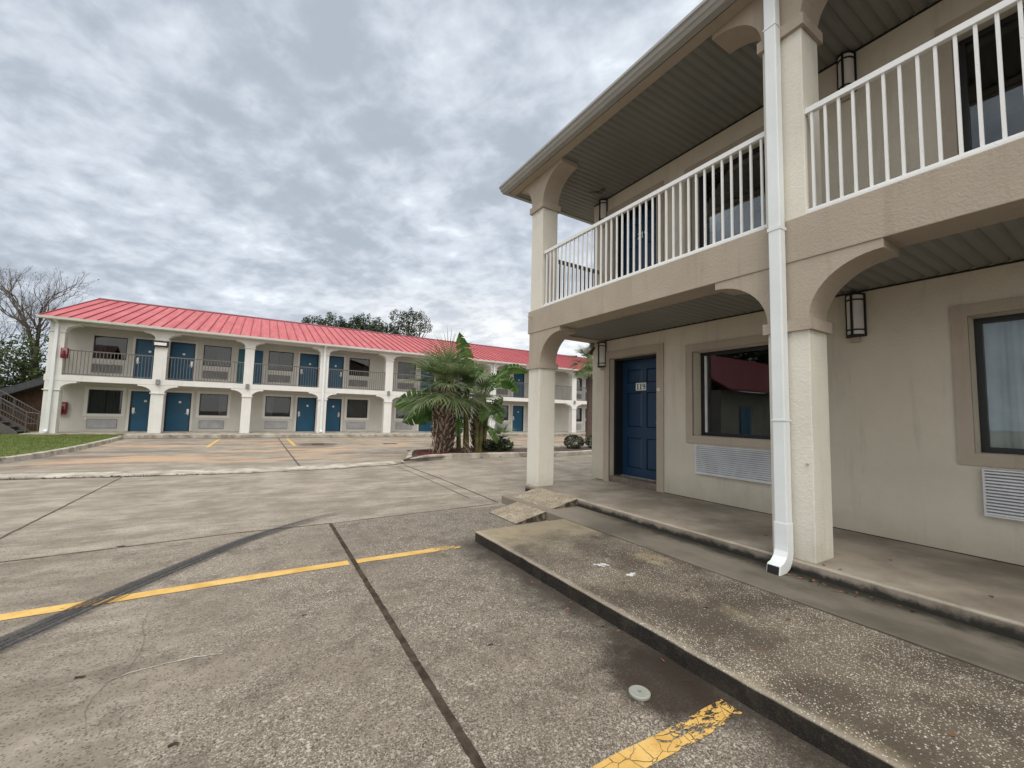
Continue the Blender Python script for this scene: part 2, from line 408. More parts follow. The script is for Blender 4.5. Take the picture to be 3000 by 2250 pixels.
L['fglass'] = mat_glass('far_window_glass', .8, .56)
L['curtain'] = simple('grey_curtain_fabric', (.42, .46, .46), .9, 0, .1, 4)
L['curtain2'] = simple('pale_curtain_fabric', (.8, .82, .82), .9, 0, .1, 4)
L['alu'] = simple('louvre_aluminium', (.62, .62, .63), .5, .0, .08, 5)
L['acf'] = simple('unit_casing', (.2, .2, .2), .5)
L['acl'] = simple('light_unit_louvre', (.56, .56, .57), .5)
L['acm'] = simple('grey_unit_louvre', (.30, .29, .285), .5)
L['dark'] = simple('dark_recess', (.01, .01, .01), .9)
L['frost'] = simple('frosted_lamp_glass', (.66, .63, .61), .35)
L['steel'] = simple('brushed_steel', (.6, .6, .58), .3, .8)
L['plate'] = simple('white_sign_plate', (.78, .77, .72), .5)
L['ink'] = simple('black_numerals', (.01, .01, .01), .5)
L['yellow'] = mat_worn_paint()
L['skid'] = mat_skid(); L['spill'] = mat_spill()
L['joint'] = simple('joint_filler', (.055, .042, .032), .95, 0, .4, 14, .5, 60, .1)
L['thinjoint'] = simple('thin_joint', (.075, .062, .05), .95, 0, .4, 9)
L['hair'] = simple('hairline_crack', (.15, .125, .098), .95, 0, .4, 9)
L['weed'] = leafmat('dry_weeds', (.05, .04, .025), (.09, .07, .04))
L['red'] = simple('red_paint', (.15, .006, .014), .4)
L['extg'] = simple('cabinet_window', (.3, .17, .18), .2)
L['box'] = simple('grey_box_paint', (.22, .22, .22), .5)
L['brown'] = simple('brown_wood', (.055, .026, .013), .8, 0, .3, 6)
L['shingle'] = simple('dark_shingle', (.06, .06, .07), .85, 0, .2, 8)
L['stair'] = simple('grey_stair_paint', (.10, .09, .088), .7, 0, .15, 4)
L['lawn'] = leafmat('lawn_turf', (.085, .12, .018), (.125, .16, .03), (.15, .16, .04), .8, .1, 1.2)
L['frond'] = leafmat('palm_frond', (.085, .13, .05), (.23, .28, .135), (.055, .10, .025), .5, .22, 2.5)
L['banana'] = leafmat('banana_leaf', (.035, .095, .016), (.09, .17, .03), (.16, .21, .04), .4, .3, 2.5)
L['bstalk'] = simple('banana_stalk', (.13, .12, .035), .6, 0, .4, 5, dirt=(.1, .05, .02))
L['boot'] = simple('dead_palm_boot', (.33, .25, .185), .9, 0, .35, 6, .4, 30, dirt=(.10, .06, .04), dsc=6, dlo=.48, dhi=.6)
L['palmbark'] = simple('palm_bark', (.075, .05, .038), .9, 0, .3, 12, .6, 30)
L['bark'] = simple('tree_bark', (.085, .068, .055), .9, 0, .3, 6)
L['leafd'] = leafmat('dark_leaves', (.018, .035, .012), (.045, .07, .02), (.075, .095, .035), .55, .15, .5)
L['leafm'] = leafmat('mid_leaves', (.03, .05, .012), (.07, .1, .025), (.10, .09, .05), .6, .2, .45)
L['leafb'] = leafmat('brownish_leaves', (.06, .055, .025), (.10, .085, .045), (.05, .07, .02), .7, .2, .5)
L['shrub'] = leafmat('shrub_leaves', (.012, .022, .008), (.035, .055, .016), (.06, .07, .03), .5, .15, 6)
L['mulch'] = simple('red_mulch', (.12, .035, .025), .95, 0, .5, 20, .8, 30)
L['cover'] = simple('pale_cover', (.27, .275, .24), .6, 0, .1, 8)
L['badconc'] = simple('broken_concrete', (.15, .12, .095), .95, 0, .3, 12, .8, 40)

# ------------------------------------------------------------------ ground
def sheet(pts_rows, name, mat, parent=None, **kw):
    mb = MB(); nr = len(pts_rows); nc = len(pts_rows[0])
    mb.v = [p for r in pts_rows for p in r]
    mb.f = [(i*nc+j, i*nc+j+1, (i+1)*nc+j+1, (i+1)*nc+j) for i in range(nr-1) for j in range(nc-1)]
    return mb.build(name, mat, parent, fix=False, **kw)

ys = [-120, -10, 0, 5, 10.5, 14, 18, 22, 26, 30, 40, 300]; xs = [-250, -30, -10, 0, 10, 30, 250]
lot = sheet([[(x, y, gz(y)) for x in xs] for y in ys], 'parking_lot', L['lot']); tag(lot, kind='structure')

def strip(name, mat, pts, w, dz=.004, parent=lot, jit=0, sub=.12, taper=False):
    """thin painted or filled strip on the lot along a polyline"""
    P = []
    for a, b in zip(pts[:-1], pts[1:]):
        n = max(1, int(math.dist(a, b)/sub))
        for i in range(n): P.append((a[0]+(b[0]-a[0])*i/n, a[1]+(b[1]-a[1])*i/n))
    P.append(pts[-1]); rows = []
    for i, p in enumerate(P):
        q0 = P[max(0, i-1)]; q1 = P[min(len(P)-1, i+1)]
        dx, dy = q1[0]-q0[0], q1[1]-q0[1]; l = math.hypot(dx, dy) or 1; nx, ny = -dy/l, dx/l
        a = w/2*(1+random.uniform(-jit, jit)); b = w/2*(1+random.uniform(-jit, jit)); o = w*random.uniform(-jit, jit)*.5
        rows.append([(p[0]-nx*(a-o), p[1]-ny*(a-o), gz(p[1])+dz), (p[0]+nx*(b+o), p[1]+ny*(b+o), gz(p[1])+dz)])
    return sheet(rows, name, mat, parent)

strip('expansion_joint', L['joint'], [(.835, 5.4), (.82, 3.2), (.81, 1.5), (.82, -6)], .04, jit=.08, sub=.04)
strip('expansion_joint', L['thinjoint'], [(-14, 5.42), (-1.76, 5.30), (-.08, 5.44), (.9, 5.42), (3.2, 5.54)], .016, jit=.5, sub=.06)
strip('expansion_joint', L['thinjoint'], [(3.3, 10.5), (3.31, 8), (3.24, 5.6)], .028, jit=.3, sub=.1)
strip('expansion_joint', L['thinjoint'], [(3.05, 10.4), (3.04, 8), (2.98, 6.1)], .016, jit=.5, sub=.1)
strip('expansion_joint', L['thinjoint'], [(-2.06, 10.5), (-2.08, 6.2), (-2.1, -3)], .022, jit=.3, sub=.1)
strip('expansion_joint', L['thinjoint'], [(.97, 11.2), (1.0, 18), (1.05, 24.9)], .045, jit=.3, sub=.2)
strip('expansion_joint', L['thinjoint'], [(8.9, 10.9), (8.9, 4)], .022, jit=.3, sub=.1)
strip('crack', L['hair'], [(-.52, 3.62), (-.52, 3.45), (-.47, 3.23), (-.46, 3.06), (-.48, 2.89), (-.53, 2.82), (-.56, 2.7), (-.56, 2.6), (-.51, 2.42)], .003, .003, jit=.9, sub=.02)
strip('pale_crack', L['kerb'], [(-.55, 2.82), (-.46, 2.86), (-.33, 2.87), (-.2, 2.87), (-.08, 2.84)], .007, .003, jit=.9, sub=.02)
for cx_, cy_, cr_ in ((-.66, 2.93, .02), (-.2, 2.18, .018), (-1.02, 5.4, .03), (.35, 3.1, .014), (1.25, 2.2, .014), (.1, 1.75, .012)):
    strip('tar_spot', L['joint'], [(cx_-cr_, cy_), (cx_, cy_+cr_*.2), (cx_+cr_, cy_)], cr_*1.1, .003, jit=.5, sub=.008)
strip('parking_line', L['yellow'], [(-7, 3.93), (-1.3, 3.955), (-.03, 3.975), (.78, 3.965)], .115, .004, jit=.05)
strip('parking_line', L['yellow'], [(.845, 3.965), (1.84, 3.94)], .105, .004, jit=.06)
strip('parking_line', L['yellow'], [(-3, 1.21), (1.2, 1.215), (1.99, 1.19)], .105, .004, jit=.07)
for x in (-7.0, -4.2): pass
for x in (-1.38, 1.41, 4.2, 6.98, 9.75, 12.5, 15.3, 18.1):
    y0 = 17.9 if x > 3.5 else 18.4
    strip('parking_line', L['yellow'], [(x-.03, y0), (x, 23.6)], .11, .004, jit=.05, sub=.6)
# tyre skid
sk = [(-2.6, .9), (-1.9, 2.35), (-1.13, 3.5), (-.68, 4.18), (-.07, 5.02), (.28, 5.38), (.61, 5.66), (.92, 5.86), (1.25, 6.02), (1.7, 6.18)]
def catmull(P, n=6):
    out = []
    for i in range(len(P)-1):
        p0 = P[max(0, i-1)]; p1 = P[i]; p2 = P[i+1]; p3 = P[min(len(P)-1, i+2)]
        for k in range(n):
            t = k/n
            out.append(tuple(.5*((2*b)+(-a+c)*t+(2*a-5*b+4*c-d)*t*t+(-a+3*b-3*c+d)*t**3) for a, b, c, d in zip(p0, p1, p2, p3)))
    out.append(P[-1]); return out
skp = catmull(sk); rows = []
for i, p in enumerate(skp):
    q0 = skp[max(0, i-1)]; q1 = skp[min(len(skp)-1, i+1)]; dx, dy = q1[0]-q0[0], q1[1]-q0[1]; l = math.hypot(dx, dy)
    f = i/(len(skp)-1); w = .125*(1-.45*f)
    rows.append([(p[0]+dy/l*w*k, p[1]-dx/l*w*k, .008) for k in (-1, -.5, 0, .5, 1)])
so = sheet(rows, 'skid_mark', L['skid'], lot)
uvl = so.data.uv_layers.new(name='UVMap'); nr = len(rows)
for poly in so.data.polygons:
    for li in poly.loop_indices:
        vi = so.data.loops[li].vertex_index; uvl.data[li].uv = ((vi % 5)/4, (vi//5)/(nr-1))

# pale flush gutter band across the lot, with dry weeds in the crack on its near side
gpts = [(-16, 13.2), (-7, 11.5), (-3.75, 10.95), (-2, 10.62), (-.2, 10.37), (1.6, 10.45), (3.2, 10.78)]
rows = []
for p in catmull(gpts, 5):
    z = gz(p[1]); rows.append([(p[0], p[1]-.02, z-.01), (p[0], p[1], z+.03), (p[0], p[1]+.5, z+.035), (p[0], p[1]+.56, z-.012)])
tag(sheet(rows, 'gutter_band', L['kerb']), kind='structure')
strip('crack', L['joint'], [(p[0], p[1]-.05) for p in gpts], .075, .004, jit=.7, sub=.08)
mb = MB()
for i in range(900):
    t = random.random(); x = -5.5+t**1.6*5.2
    if random.random() < .55 and not (-3.4 < x < -2.6 or -2.3 < x < -1.7 or -1.2 < x < -.9): continue
    for (a, b) in zip(gpts[:-1], gpts[1:]):
        if a[0] <= x < b[0]: y = a[1]+(b[1]-a[1])*(x-a[0])/(b[0]-a[0])
    a = random.uniform(0, 2*pi); l = random.uniform(.03, .13); y += random.uniform(-.12, .0)
    mb.add([(x-.008, y, 0), (x+.008, y, 0), (x+cos(a)*l, y+sin(a)*l, random.uniform(.0, .05))], [(0, 1, 2)])
tag(mb.build('dry_weeds', L['weed'], fix=False), 'dry brown weeds in the crack beside the pale gutter band', 'weeds', kind='stuff')

# raised aggregate slab, smooth strip, walkway
def jag_box(name, mat, x0, x1, y0, y1, z0, z1, amp=.006, step=.09, bevel=.012, kind='structure'):
    """long slab whose front top arris wanders slightly"""
    mb = MB(); n = int((y1-y0)/step); k = 0
    prof = [(x0, z0), (x0, z1-bevel), (x0+bevel*.8, z1), (x1, z1), (x1, z0)]
    for i in range(n+1):
        y = y0+(y1-y0)*i/n
        dx = (mnoise.noise(Vector((0, y*2.1, x0)))*amp*1.5+mnoise.noise(Vector((3, y*13, x0)))*amp)
        for j, (x, z) in enumerate(prof):
            xx = x+(dx if j < 3 else 0); zz = z+(mnoise.noise(Vector((9, y*9, x0)))*amp*.5 if j in (1, 2) else 0)
            mb.v.append((xx, y, zz))
    m = len(prof)
    for i in range(n):
        for j in range(m): mb.f.append((i*m+j, i*m+(j+1) % m, (i+1)*m+(j+1) % m, (i+1)*m+j))
    mb.f.append(tuple(range(m))); mb.f.append(tuple(n*m+j for j in range(m-1, -1, -1)))
    return tag(mb.build(name, mat), kind=kind)
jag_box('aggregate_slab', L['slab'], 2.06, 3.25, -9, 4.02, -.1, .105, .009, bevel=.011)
jag_box('concrete_strip', L['strip'], 3.276, 3.87, -9, 5.56, -.1, .115, .004)
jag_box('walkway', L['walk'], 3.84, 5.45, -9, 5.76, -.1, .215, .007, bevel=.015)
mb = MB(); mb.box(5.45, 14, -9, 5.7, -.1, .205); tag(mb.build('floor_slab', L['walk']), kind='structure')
# two small wedge ramps
w = MB(); w.prism([(3.37, .112), (3.845, .218), (3.845, .112)], 1, 4.46, 5.42)
tag(w.build('wedge_ramp', L['wedge'], bevel=.004), kind='structure')
w = MB(); w.prism([(2.80, 0.0), (2.80, .012), (3.258, .112), (3.258, 0.0)], 1, 4.4, 5.08)
tag(w.build('wedge_ramp', L['wedge'], bevel=.004), kind='structure')
# white paint spills on the slab
for (cx, cy, sx, sy) in ((2.54, 2.64, .17, .12), (2.6, 2.37, .12, .08)):
    o = sheet([[(cx-sx, cy-sy, .1092), (cx+sx, cy-sy, .1092)], [(cx-sx, cy+sy, .1092), (cx+sx, cy+sy, .1092)]], 'paint_spill', L['spill'])
    u = o.data.uv_layers.new(name='UVMap')
    for li, c in zip(o.data.polygons[0].loop_indices, ((0, 0), (1, 0), (1, 1), (0, 1))): u.data[li].uv = c
    tag(o, kind='structure')
# cleanout cover
mb = MB(); n = 28
ring = lambda r, z: [(1.68+r*cos(2*pi*i/n), 1.473+r*sin(2*pi*i/n), z) for i in range(n)]
mb.v = ring(.052, 0)+ring(.052, .009)+ring(.046, .012)+ring(.02, .0105)
for k in range(3):
    for i in range(n): mb.f.append((k*n+i, k*n+(i+1) % n, (k+1)*n+(i+1) % n, (k+1)*n+i))
mb.f.append(tuple(3*n+i for i in range(n)))
cv = empty('cleanout_cover', 'round pale metal cleanout cover set in the concrete by the raised slab', 'drain cover')
mb.build('cover_plate', L['cover'], cv)
mb = MB(); mb.tube([(1.68, 1.473, .0095), (1.68, 1.473, .0165)], .008, 6); mb.build('screw', L['box'], cv)
# lot drain
mb = MB(); mb.box(2.05, 2.5, 18.9, 19.3, gz(19), gz(19)+.012)
tag(mb.build('drain_grate', L['joint'], bevel=.005), 'dark drain grate in the damp hollow of the far lot', 'drain')
mb = MB(); mb.box(4.9, 5.5, 18.6, 18.95, gz(19), gz(19)+.012)
tag(mb.build('manhole_cover', L['joint'], bevel=.005), 'dark flat manhole plate lying in the far lot left of the palm', 'manhole cover')

# far walkway
mb = MB(); mb.box(-5.0, 40, 25.0, 28.4, -.4, .02); tag(mb.build('sidewalk', L['kerb'], bevel=.02), kind='structure')
mb = MB(); mb.box(-8.6, -5.0, 26.3, 28.4, -.4, .019); tag(mb.build('sidewalk', L['kerb']), kind='structure')

# lawn with kerb
kp = catmull([(-9.5, 9.5), (-7.0, 11.2), (-5.35, 12.9), (-4.75, 14.2), (-4.55, 16.5), (-4.62, 20), (-4.85, 24.1), (-5.0, 24.95)], 5)
rows = []
for i, p in enumerate(kp):
    q0 = kp[max(0, i-1)]; q1 = kp[min(len(kp)-1, i+1)]; dx, dy = q1[0]-q0[0], q1[1]-q0[1]; l = math.hypot(dx, dy); nx, ny = -dy/l, dx/l
    g = gz(p[1]); rows.append([(p[0]+nx*o, p[1]+ny*o, g+h) for o, h in ((0, -.02), (.02, .12), (.05, .135), (.15, .135), (.17, .06))])
tag(sheet(rows, 'kerb', L['kerb'], smooth=False), kind='structure')
poly = [(p[0]-.12, p[1]) for p in kp]
mb = MB(); k = len(poly)
mb.v = [(x, y, gz(y)+.1) for x, y in poly]+[(-40, y, gz(y)+.1) for x, y in poly]
mb.f = [(i, i+1, k+i+1, k+i) for i in range(k-1)]
lawn = mb.build('lawn', L['lawn'], fix=False); tag(lawn, kind='structure')
mb = MB(); mb.v = [(-5.02, 24.95, gz(25)+.1), (-5.02, 26.3, -.03), (-40, 26.3, -.03), (-40, 24.95, gz(25)+.1), (-8.6, 26.3, -.03), (-8.6, 60, -.1), (-40, 60, -.1)]
mb.f = [(0, 1, 2, 3), (4, 5, 6, 2)]; tag(mb.build('lawn', L['lawn'], fix=False), kind='structure')
mb = MB()
def inlawn(x, y):
    for a, b in zip(poly[:-1], poly[1:]):
        if a[1] <= y < b[1]: return x < a[0]+(b[0]-a[0])*(y-a[1])/(b[1]-a[1])-.04
    return 24.9 <= y < 26.2 and x < -5.1
for i in range(42000):
    y = random.uniform(12, 26.2); x = random.uniform(-12, -4.5)
    if not inlawn(x, y): continue
    a = random.uniform(0, 2*pi); h = random.uniform(.012, .03); z = gz(y)+.1 if y < 25 else gz(25)+.1+(y-25)*.02
    w = .007; mb.add([(x-w*sin(a), y+w*cos(a), z), (x+w*sin(a), y-w*cos(a), z), (x+random.uniform(-.02, .02), y+random.uniform(-.02, .02), z+h)], [(0, 1, 2)])
tag(mb.build('grass', L['lawn'], fix=False), 'short green grass of the lawn left of the lot', 'grass', kind='stuff')

mb = MB(); rl = random.Random(12)
for i in range(70):
    if i < 34: x = 3.80-abs(rl.gauss(0, .05)); y = 1.9-abs(rl.gauss(0, .45)); z = .1165
    elif i < 50: x = rl.uniform(2.2, 3.2); y = rl.uniform(.4, 3.9); z = .1075
    elif i < 60: x = rl.uniform(3.9, 5.3); y = rl.uniform(.3, 5.4); z = .2165
    else: x = 2.03-abs(rl.gauss(0, .05)); y = rl.uniform(.9, 3.9); z = .002
    a = rl.uniform(0, 6.28); l = rl.uniform(.012, .028); w_ = l*.4; u_ = (cos(a), sin(a)); n_ = (-sin(a), cos(a))
    mb.add([(x-u_[0]*l, y-u_[1]*l, z), (x+n_[0]*w_, y+n_[1]*w_, z+rl.uniform(.002, .01)), (x+u_[0]*l, y+u_[1]*l, z+rl.uniform(0, .006)), (x-n_[0]*w_, y-n_[1]*w_, z)], [(0, 1, 2, 3)])
tag(mb.build('fallen_leaves', simple('dead_leaf', (.13, .06, .03), .8, 0, .5, 20), fix=False), 'scattered small brown dead leaves along the walkway step', 'leaves', kind='stuff')

# ------------------------------------------------------------------ building kit
def capital(M, mat, parent, u0, u1, w0, w1, vb, vband, vtop, dxl, dxr, lip=.07, bandw=.03, seg=14):
    """moulded band with a quarter-round bracket to either side"""
    mb = MB(M)
    mb.box(u0-bandw, u1+bandw, w0-bandw, w1+bandw, vb, vband)
    def side(ue, sgn, dx):
        pts = [(ue, vband), (ue, vtop)] if 0 else []
        h = vtop-lip-vband
        a = []
        for i in range(seg+1):
            t = i/seg*pi/2
            a.append((ue+sgn*(dx*(1-cos(t))), vband+h*sin(t)))
        a.append((ue+sgn*dx, vtop)); return a
    L_ = side(u0, -1, dxl) if dxl > .01 else [(u0, vband), (u0, vtop)]
    R_ = side(u1, 1, dxr) if dxr > .01 else [(u1, vband), (u1, vtop)]
    poly = L_+R_[::-1]
    n = len(poly); k = len(mb.v)
    mb.v += [M(u, w0, v) for u, v in poly]+[M(u, w1, v) for u, v in poly]
    mb.f += [tuple(k+i for i in range(n)), tuple(k+2*n-1-i for i in range(n))]+[(k+i, k+(i+1) % n, k+n+(i+1) % n, k+n+i) for i in range(n)]
    return mb.build('capital', mat, parent)

def curtain_mb(M, ua, ub, v0, v1, w, folds, amp=.03):
    mb = MB(M); n = max(8, int(folds*8)); k = 0
    for i in range(n+1):
        u = ua+(ub-ua)*i/n; ph = i/n*folds*2*pi
        d = amp*sin(ph)+amp*.4*sin(ph*2.3+1)
        mb.v += [M(u, w+d, v0), M(u+.01*sin(ph*.7), w+d*.7, v1)]
    mb.f = [(2*i, 2*i+2, 2*i+3, 2*i+1) for i in range(n)]
    return mb

def window(M, b, ua, ub, va, vb, trim, glass, trimmat, rec=.1, curt=(), fr=.035, trimw=.11, proud=.022, mull=None, shadeless=False):
    """opening ua..ub, va..vb in a wall whose face is w=0"""
    f = MB(M)
    for (a, c, d, e) in ((ua, ua+fr, va, vb), (ub-fr, ub, va, vb), (ua+fr, ub-fr, va, va+fr), (ua+fr, ub-fr, vb-fr, vb)):
        f.box(a, c, rec, rec+.05, d, e)
    fo = f.build('window', L['black'], b)
    if mull:
        g = MB(M); g.box(mull-.012, mull+.012, rec-.002, rec+.03, va+fr, vb-fr); g.build('mullion', L['alu'], fo)
    p = MB(M); p.box(ua+fr, ub-fr, rec+.02, rec+.026, va+fr, vb-fr); p.build('pane', glass, fo)
    if trim:
        t = MB(M); tw = trimw
        t.box(ua-tw, ua, -proud, .0+rec*.0+.01, va-tw, vb+tw); t.box(ub, ub+tw, -proud, .01, va-tw, vb+tw)
        t.box(ua, ub, -proud, .01, vb, vb+tw); t.box(ua, ub, -proud, .01, va-tw, va)
        t.build('trim', trimmat, fo)
    r = MB(M); r.box(ua-.3, ub+.3, rec+.3, rec+.31, va-.3, vb+.3)
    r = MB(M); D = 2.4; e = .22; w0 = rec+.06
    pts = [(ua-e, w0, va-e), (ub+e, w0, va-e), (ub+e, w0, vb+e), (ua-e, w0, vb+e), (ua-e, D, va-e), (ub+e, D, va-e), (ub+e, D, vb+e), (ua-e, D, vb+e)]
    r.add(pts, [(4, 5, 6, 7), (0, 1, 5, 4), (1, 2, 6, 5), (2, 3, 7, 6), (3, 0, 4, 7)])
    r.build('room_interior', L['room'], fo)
    for (ca, cb, m, folds) in curt:
        curtain_mb(M, ca, cb, va-.05, vb+.02, rec+.14, folds, .06).build('curtain', L[m], fo, smooth=True, fix=False)
    return fo

def door(M, b, ua, ub, va, vb, mat, trimmat, rec=.2, hinge_left=True, panels=True, trim=True, trimw=.13, detail=True, thresh=True, proud=.022):
    """leaf in an opening; handle on the higher-u side unless hinge_left is False"""
    jw = .05 if rec < .25 else .035
    d = MB(M); a, c = ua+jw, ub-jw
    W = c-a; hol = []
    if panels:
        pw = W*.33; g = W*.115
        cols = [(a+g, a+g+pw), (c-g-pw, c-g)]; H = vb-jw-va
        for r0, r1 in ((.07, .33), (.42, .72), (.80, .92)):
            for x0, x1 in cols: hol.append((x0, x1, va+H*r0, va+H*r1))
    wall_mesh(d, a, c, va+.01, vb-jw, rec, rec+.018, hol)
    d.box(a, c, rec+.019, rec+.045, va+.01, vb-jw)
    for (x0, x1, y0, y1) in hol:
        s = .022
        P = [(x0+.004, rec+.018, y0+.004), (x1-.004, rec+.018, y0+.004), (x1-.004, rec+.018, y1-.004), (x0+.004, rec+.018, y1-.004),
             (x0+s, rec+.004, y0+s), (x1-s, rec+.004, y0+s), (x1-s, rec+.004, y1-s), (x0+s, rec+.004, y1-s)]
        d.add(P, [(4, 5, 6, 7), (0, 1, 5, 4), (1, 2, 6, 5), (2, 3, 7, 6), (3, 0, 4, 7)])
    do = d.build('door', mat, b)
    f = MB(M)
    fw_ = .11 if rec > .25 else rec-.06
    f.box(ua-.002, ua+jw, fw_, rec+.06, va, vb+.002); f.box(ub-jw, ub+.002, fw_, rec+.06, va, vb+.002); f.box(ua+jw, ub-jw, fw_, rec+.06, vb-jw, vb+.002)
    f.build('door_frame', L['black'], do)
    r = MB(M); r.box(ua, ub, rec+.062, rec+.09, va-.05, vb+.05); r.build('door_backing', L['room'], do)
    if trim:
        t = MB(M); t.box(ua-trimw, ua, -proud, .01, va-(.11 if thresh else 0), vb+trimw); t.box(ub, ub+trimw, -proud, .01, va-(.11 if thresh else 0), vb+trimw); t.box(ua, ub, -proud, .01, vb, vb+trimw)
        t.build('trim', trimmat, do)
    hu = (c-.07) if hinge_left else (a+.07); sg = -1 if hinge_left else 1
    h = MB(M)
    h.box(hu-.025, hu+.025, rec-.012, rec+.0, va+.88, va+1.08)
    h.box(hu-.012, hu+.012, rec-.05, rec-.012, va+.94, va+.964)
    h.box(min(hu, hu+sg*.12), max(hu, hu+sg*.12), rec-.058, rec-.042, va+.945, va+.962)
    h.build('door_handle', L['steel'], do)
    return do

def railing(M, b, u0, u1, w, v0, v1, mat, sp, bal=.019, subs=True, toph=.05, topw=.045, axis='u', roundtop=False):
    mk = (lambda a, c, d, e, f, g: (a, c, d, e, f, g)) if axis == 'u' else (lambda a, c, d, e, f, g: (d, e, a, c, f, g))
    r = MB(M)
    r.box(*mk(u0, u1, w-topw/2, w+topw/2, v1-toph, v1)); r.box(*mk(u0, u1, w-.015, w+.015, v0, v0+.035))
    n = max(1, int(round((u1-u0)/sp))); pos = [u0+(u1-u0)*(i+.5)/n for i in range(n)]
    if subs:
        ro = r.build('railing', mat, b, bevel=.003)
        for p in pos:
            e = random.uniform(-.002, .002)
            m = MB(M); m.box(*mk(p+e-bal/2, p+e+bal/2, w-bal/2, w+bal/2, v0+.035, v1-toph)); m.build('baluster', mat, ro)
        return ro
    for p in pos: r.box(*mk(p-bal/2, p+bal/2, w-bal/2, w+bal/2, v0+.035, v1-toph))
    return r.build('railing', mat, b)

def wall_lamp(M, b, uc, v0, v1, hw=.082, dep=.11):
    def arc(r0, d0, n=10): return [(uc-r0*cos(pi*i/n), -d0*sin(pi*i/n)-.012) for i in range(n+1)]
    g = MB(M); A = arc(hw-.01, dep-.012); n = len(A)
    g.v = [M(u, w, v0+.012) for u, w in A]+[M(u, w, v1-.012) for u, w in A]; g.f = [(i, i+1, n+i+1, n+i) for i in range(n-1)]
    f = MB(M)
    def hoop(v, h, ro=hw, do=dep, th=.014):
        O = arc(ro, do); I = arc(ro-th, do-th); k = len(f.v); n = len(O)
        for z in (v, v+h): f.v.extend([M(u, w, z) for u, w in O]+[M(u, w, z) for u, w in I])
        for i in range(n-1):
            a, c, d, e = k+i, k+n+i, k+2*n+i, k+3*n+i
            f.f += [(a, a+1, d+1, d), (c, c+1, e+1, e), (a, a+1, c+1, c), (d, d+1, e+1, e)]
    for v, h in ((v0, .018), (v0+.06, .014), (v1-.075, .014), (v1-.018, .018)): hoop(v, h)
    for v in (v0+.003, v1-.006):
        O = arc(hw-.004, dep-.004); k = len(f.v); f.v += [M(u, w, v) for u, w in O]; f.f.append(tuple(range(k, k+len(O))))
    for t in (0, .5, 1):
        u = uc-(hw-.003)*cos(pi*t); w = -(dep-.003)*sin(pi*t)-.014
        f.box(u-.0095, u+.0095, w-.008, w+.008, v0, v1)
    f.box(uc-hw, uc+hw, -.012, .0, v0, v1); f.box(uc-.04, uc+.05, -.05, 0, v0-.045, v0-.002) if 0 else None
    fo = f.build('wall_lamp', L['bronze'], b)
    g.build('lamp_glass', L['frost'], fo, smooth=True, fix=False)
    k = MB(M); k.box(uc-.035, uc+.045, -.035, .0, v0-.055, v0-.002); k.build('junction_box', L['tan'], fo)
    return fo

def ac_unit(M, b, ua, ub, va, vb, n=22, dep=.05, fm='alu', lm='alu'):
    f = MB(M); e = .014
    f.box(ua, ua+e, -dep, .005, va, vb); f.box(ub-e, ub, -dep, .005, va, vb); f.box(ua+e, ub-e, -dep, .005, va, va+e); f.box(ua+e, ub-e, -dep, .005, vb-e, vb)
    fo = f.build('air_conditioner', L[fm], b)
    k = MB(M); k.box(ua+e, ub-e, -.012, -.004, va+e, vb-e); k.build('grille_back', L['dark'], fo)
    s = MB(M); h = (vb-va-2*e)/n
    for i in range(n):
        z = va+e+h*i
        s.prism([(-dep+.002, z+h*.1), (-dep+.006, z+h*.58), (-.014, z+h*.95), (-.014, z+h*.5)], 0, ua+e, ub-e)
    s.build('louvres', L[lm], fo)
    return fo

def soffit_mb(M, u0, u1, w0, w1, v, sp=.105, dep=.009):
    """ribbed panel ceiling, ribs running along w, seen from below"""
    mb = MB(M); n = int((u1-u0)/sp); prof = []
    for i in range(n+1):
        u = u0+(u1-u0)*i/n
        prof += [(u, v), (u+.006, v+.018), (u+.016, v+.018), (u+.05, v+.002)]
    prof = [p for p in prof if p[0] <= u1] + [(u1, v)]
    k = 0
    for u, z in prof: mb.v += [M(u, w0, z), M(u, w1, z)]
    mb.f = [(2*i, 2*i+1, 2*i+3, 2*i+2) for i in range(len(prof)-1)]
    return mb

# ------------------------------------------------------------------ near building (right)
NB = empty('motel_building', 'near two-storey beige motel wing with white balcony railings on the right', 'building', 'motel buildings')
MN = lambda u, w, v: (5.4+w, u, v)
U0, U1 = -9.0, 5.88
bays = []   # (door, window) spans
opn = []
NW = [('w', 2.2, 3.757, 1.112, 2.332), ('w', -.58, .99, 1.112, 2.332), ('w', -6.9, -5.4, 1.112, 2.332)]
ND = [(4.388, 5.43, .325, 2.40), (-1.95, -.91, .325, 2.40), (-4.2, -3.16, .325, 2.4)]
holes = [(a, b, c, d) for _, a, b, c, d in NW]+[(a, b, .2, d) for a, b, c, d in ND]
holes += [(a, b, 3.84, 5.06) for _, a, b, c, d in NW]+[(a, b, 2.95, 5.06) for a, b, c, d in ND]
w = MB(MN); wall_mesh(w, U0, U1, .0, 5.5, 0, .24, holes); w.build('wall', L['cream'], NB)
w = MB(MN); w.box(5.64, U1, .241, 8.6, .0, 5.5); w.build('wall', L['cream'], NB)
w = MB(MN); w.box(U0, 5.64, 8.4, 8.6, .0, 5.5); w.build('wall', L['cream'], NB)
w = MB(MN); w.box(U0, U0+.2, .241, 8.4, .0, 5.5); w.build('wall', L['cream'], NB)
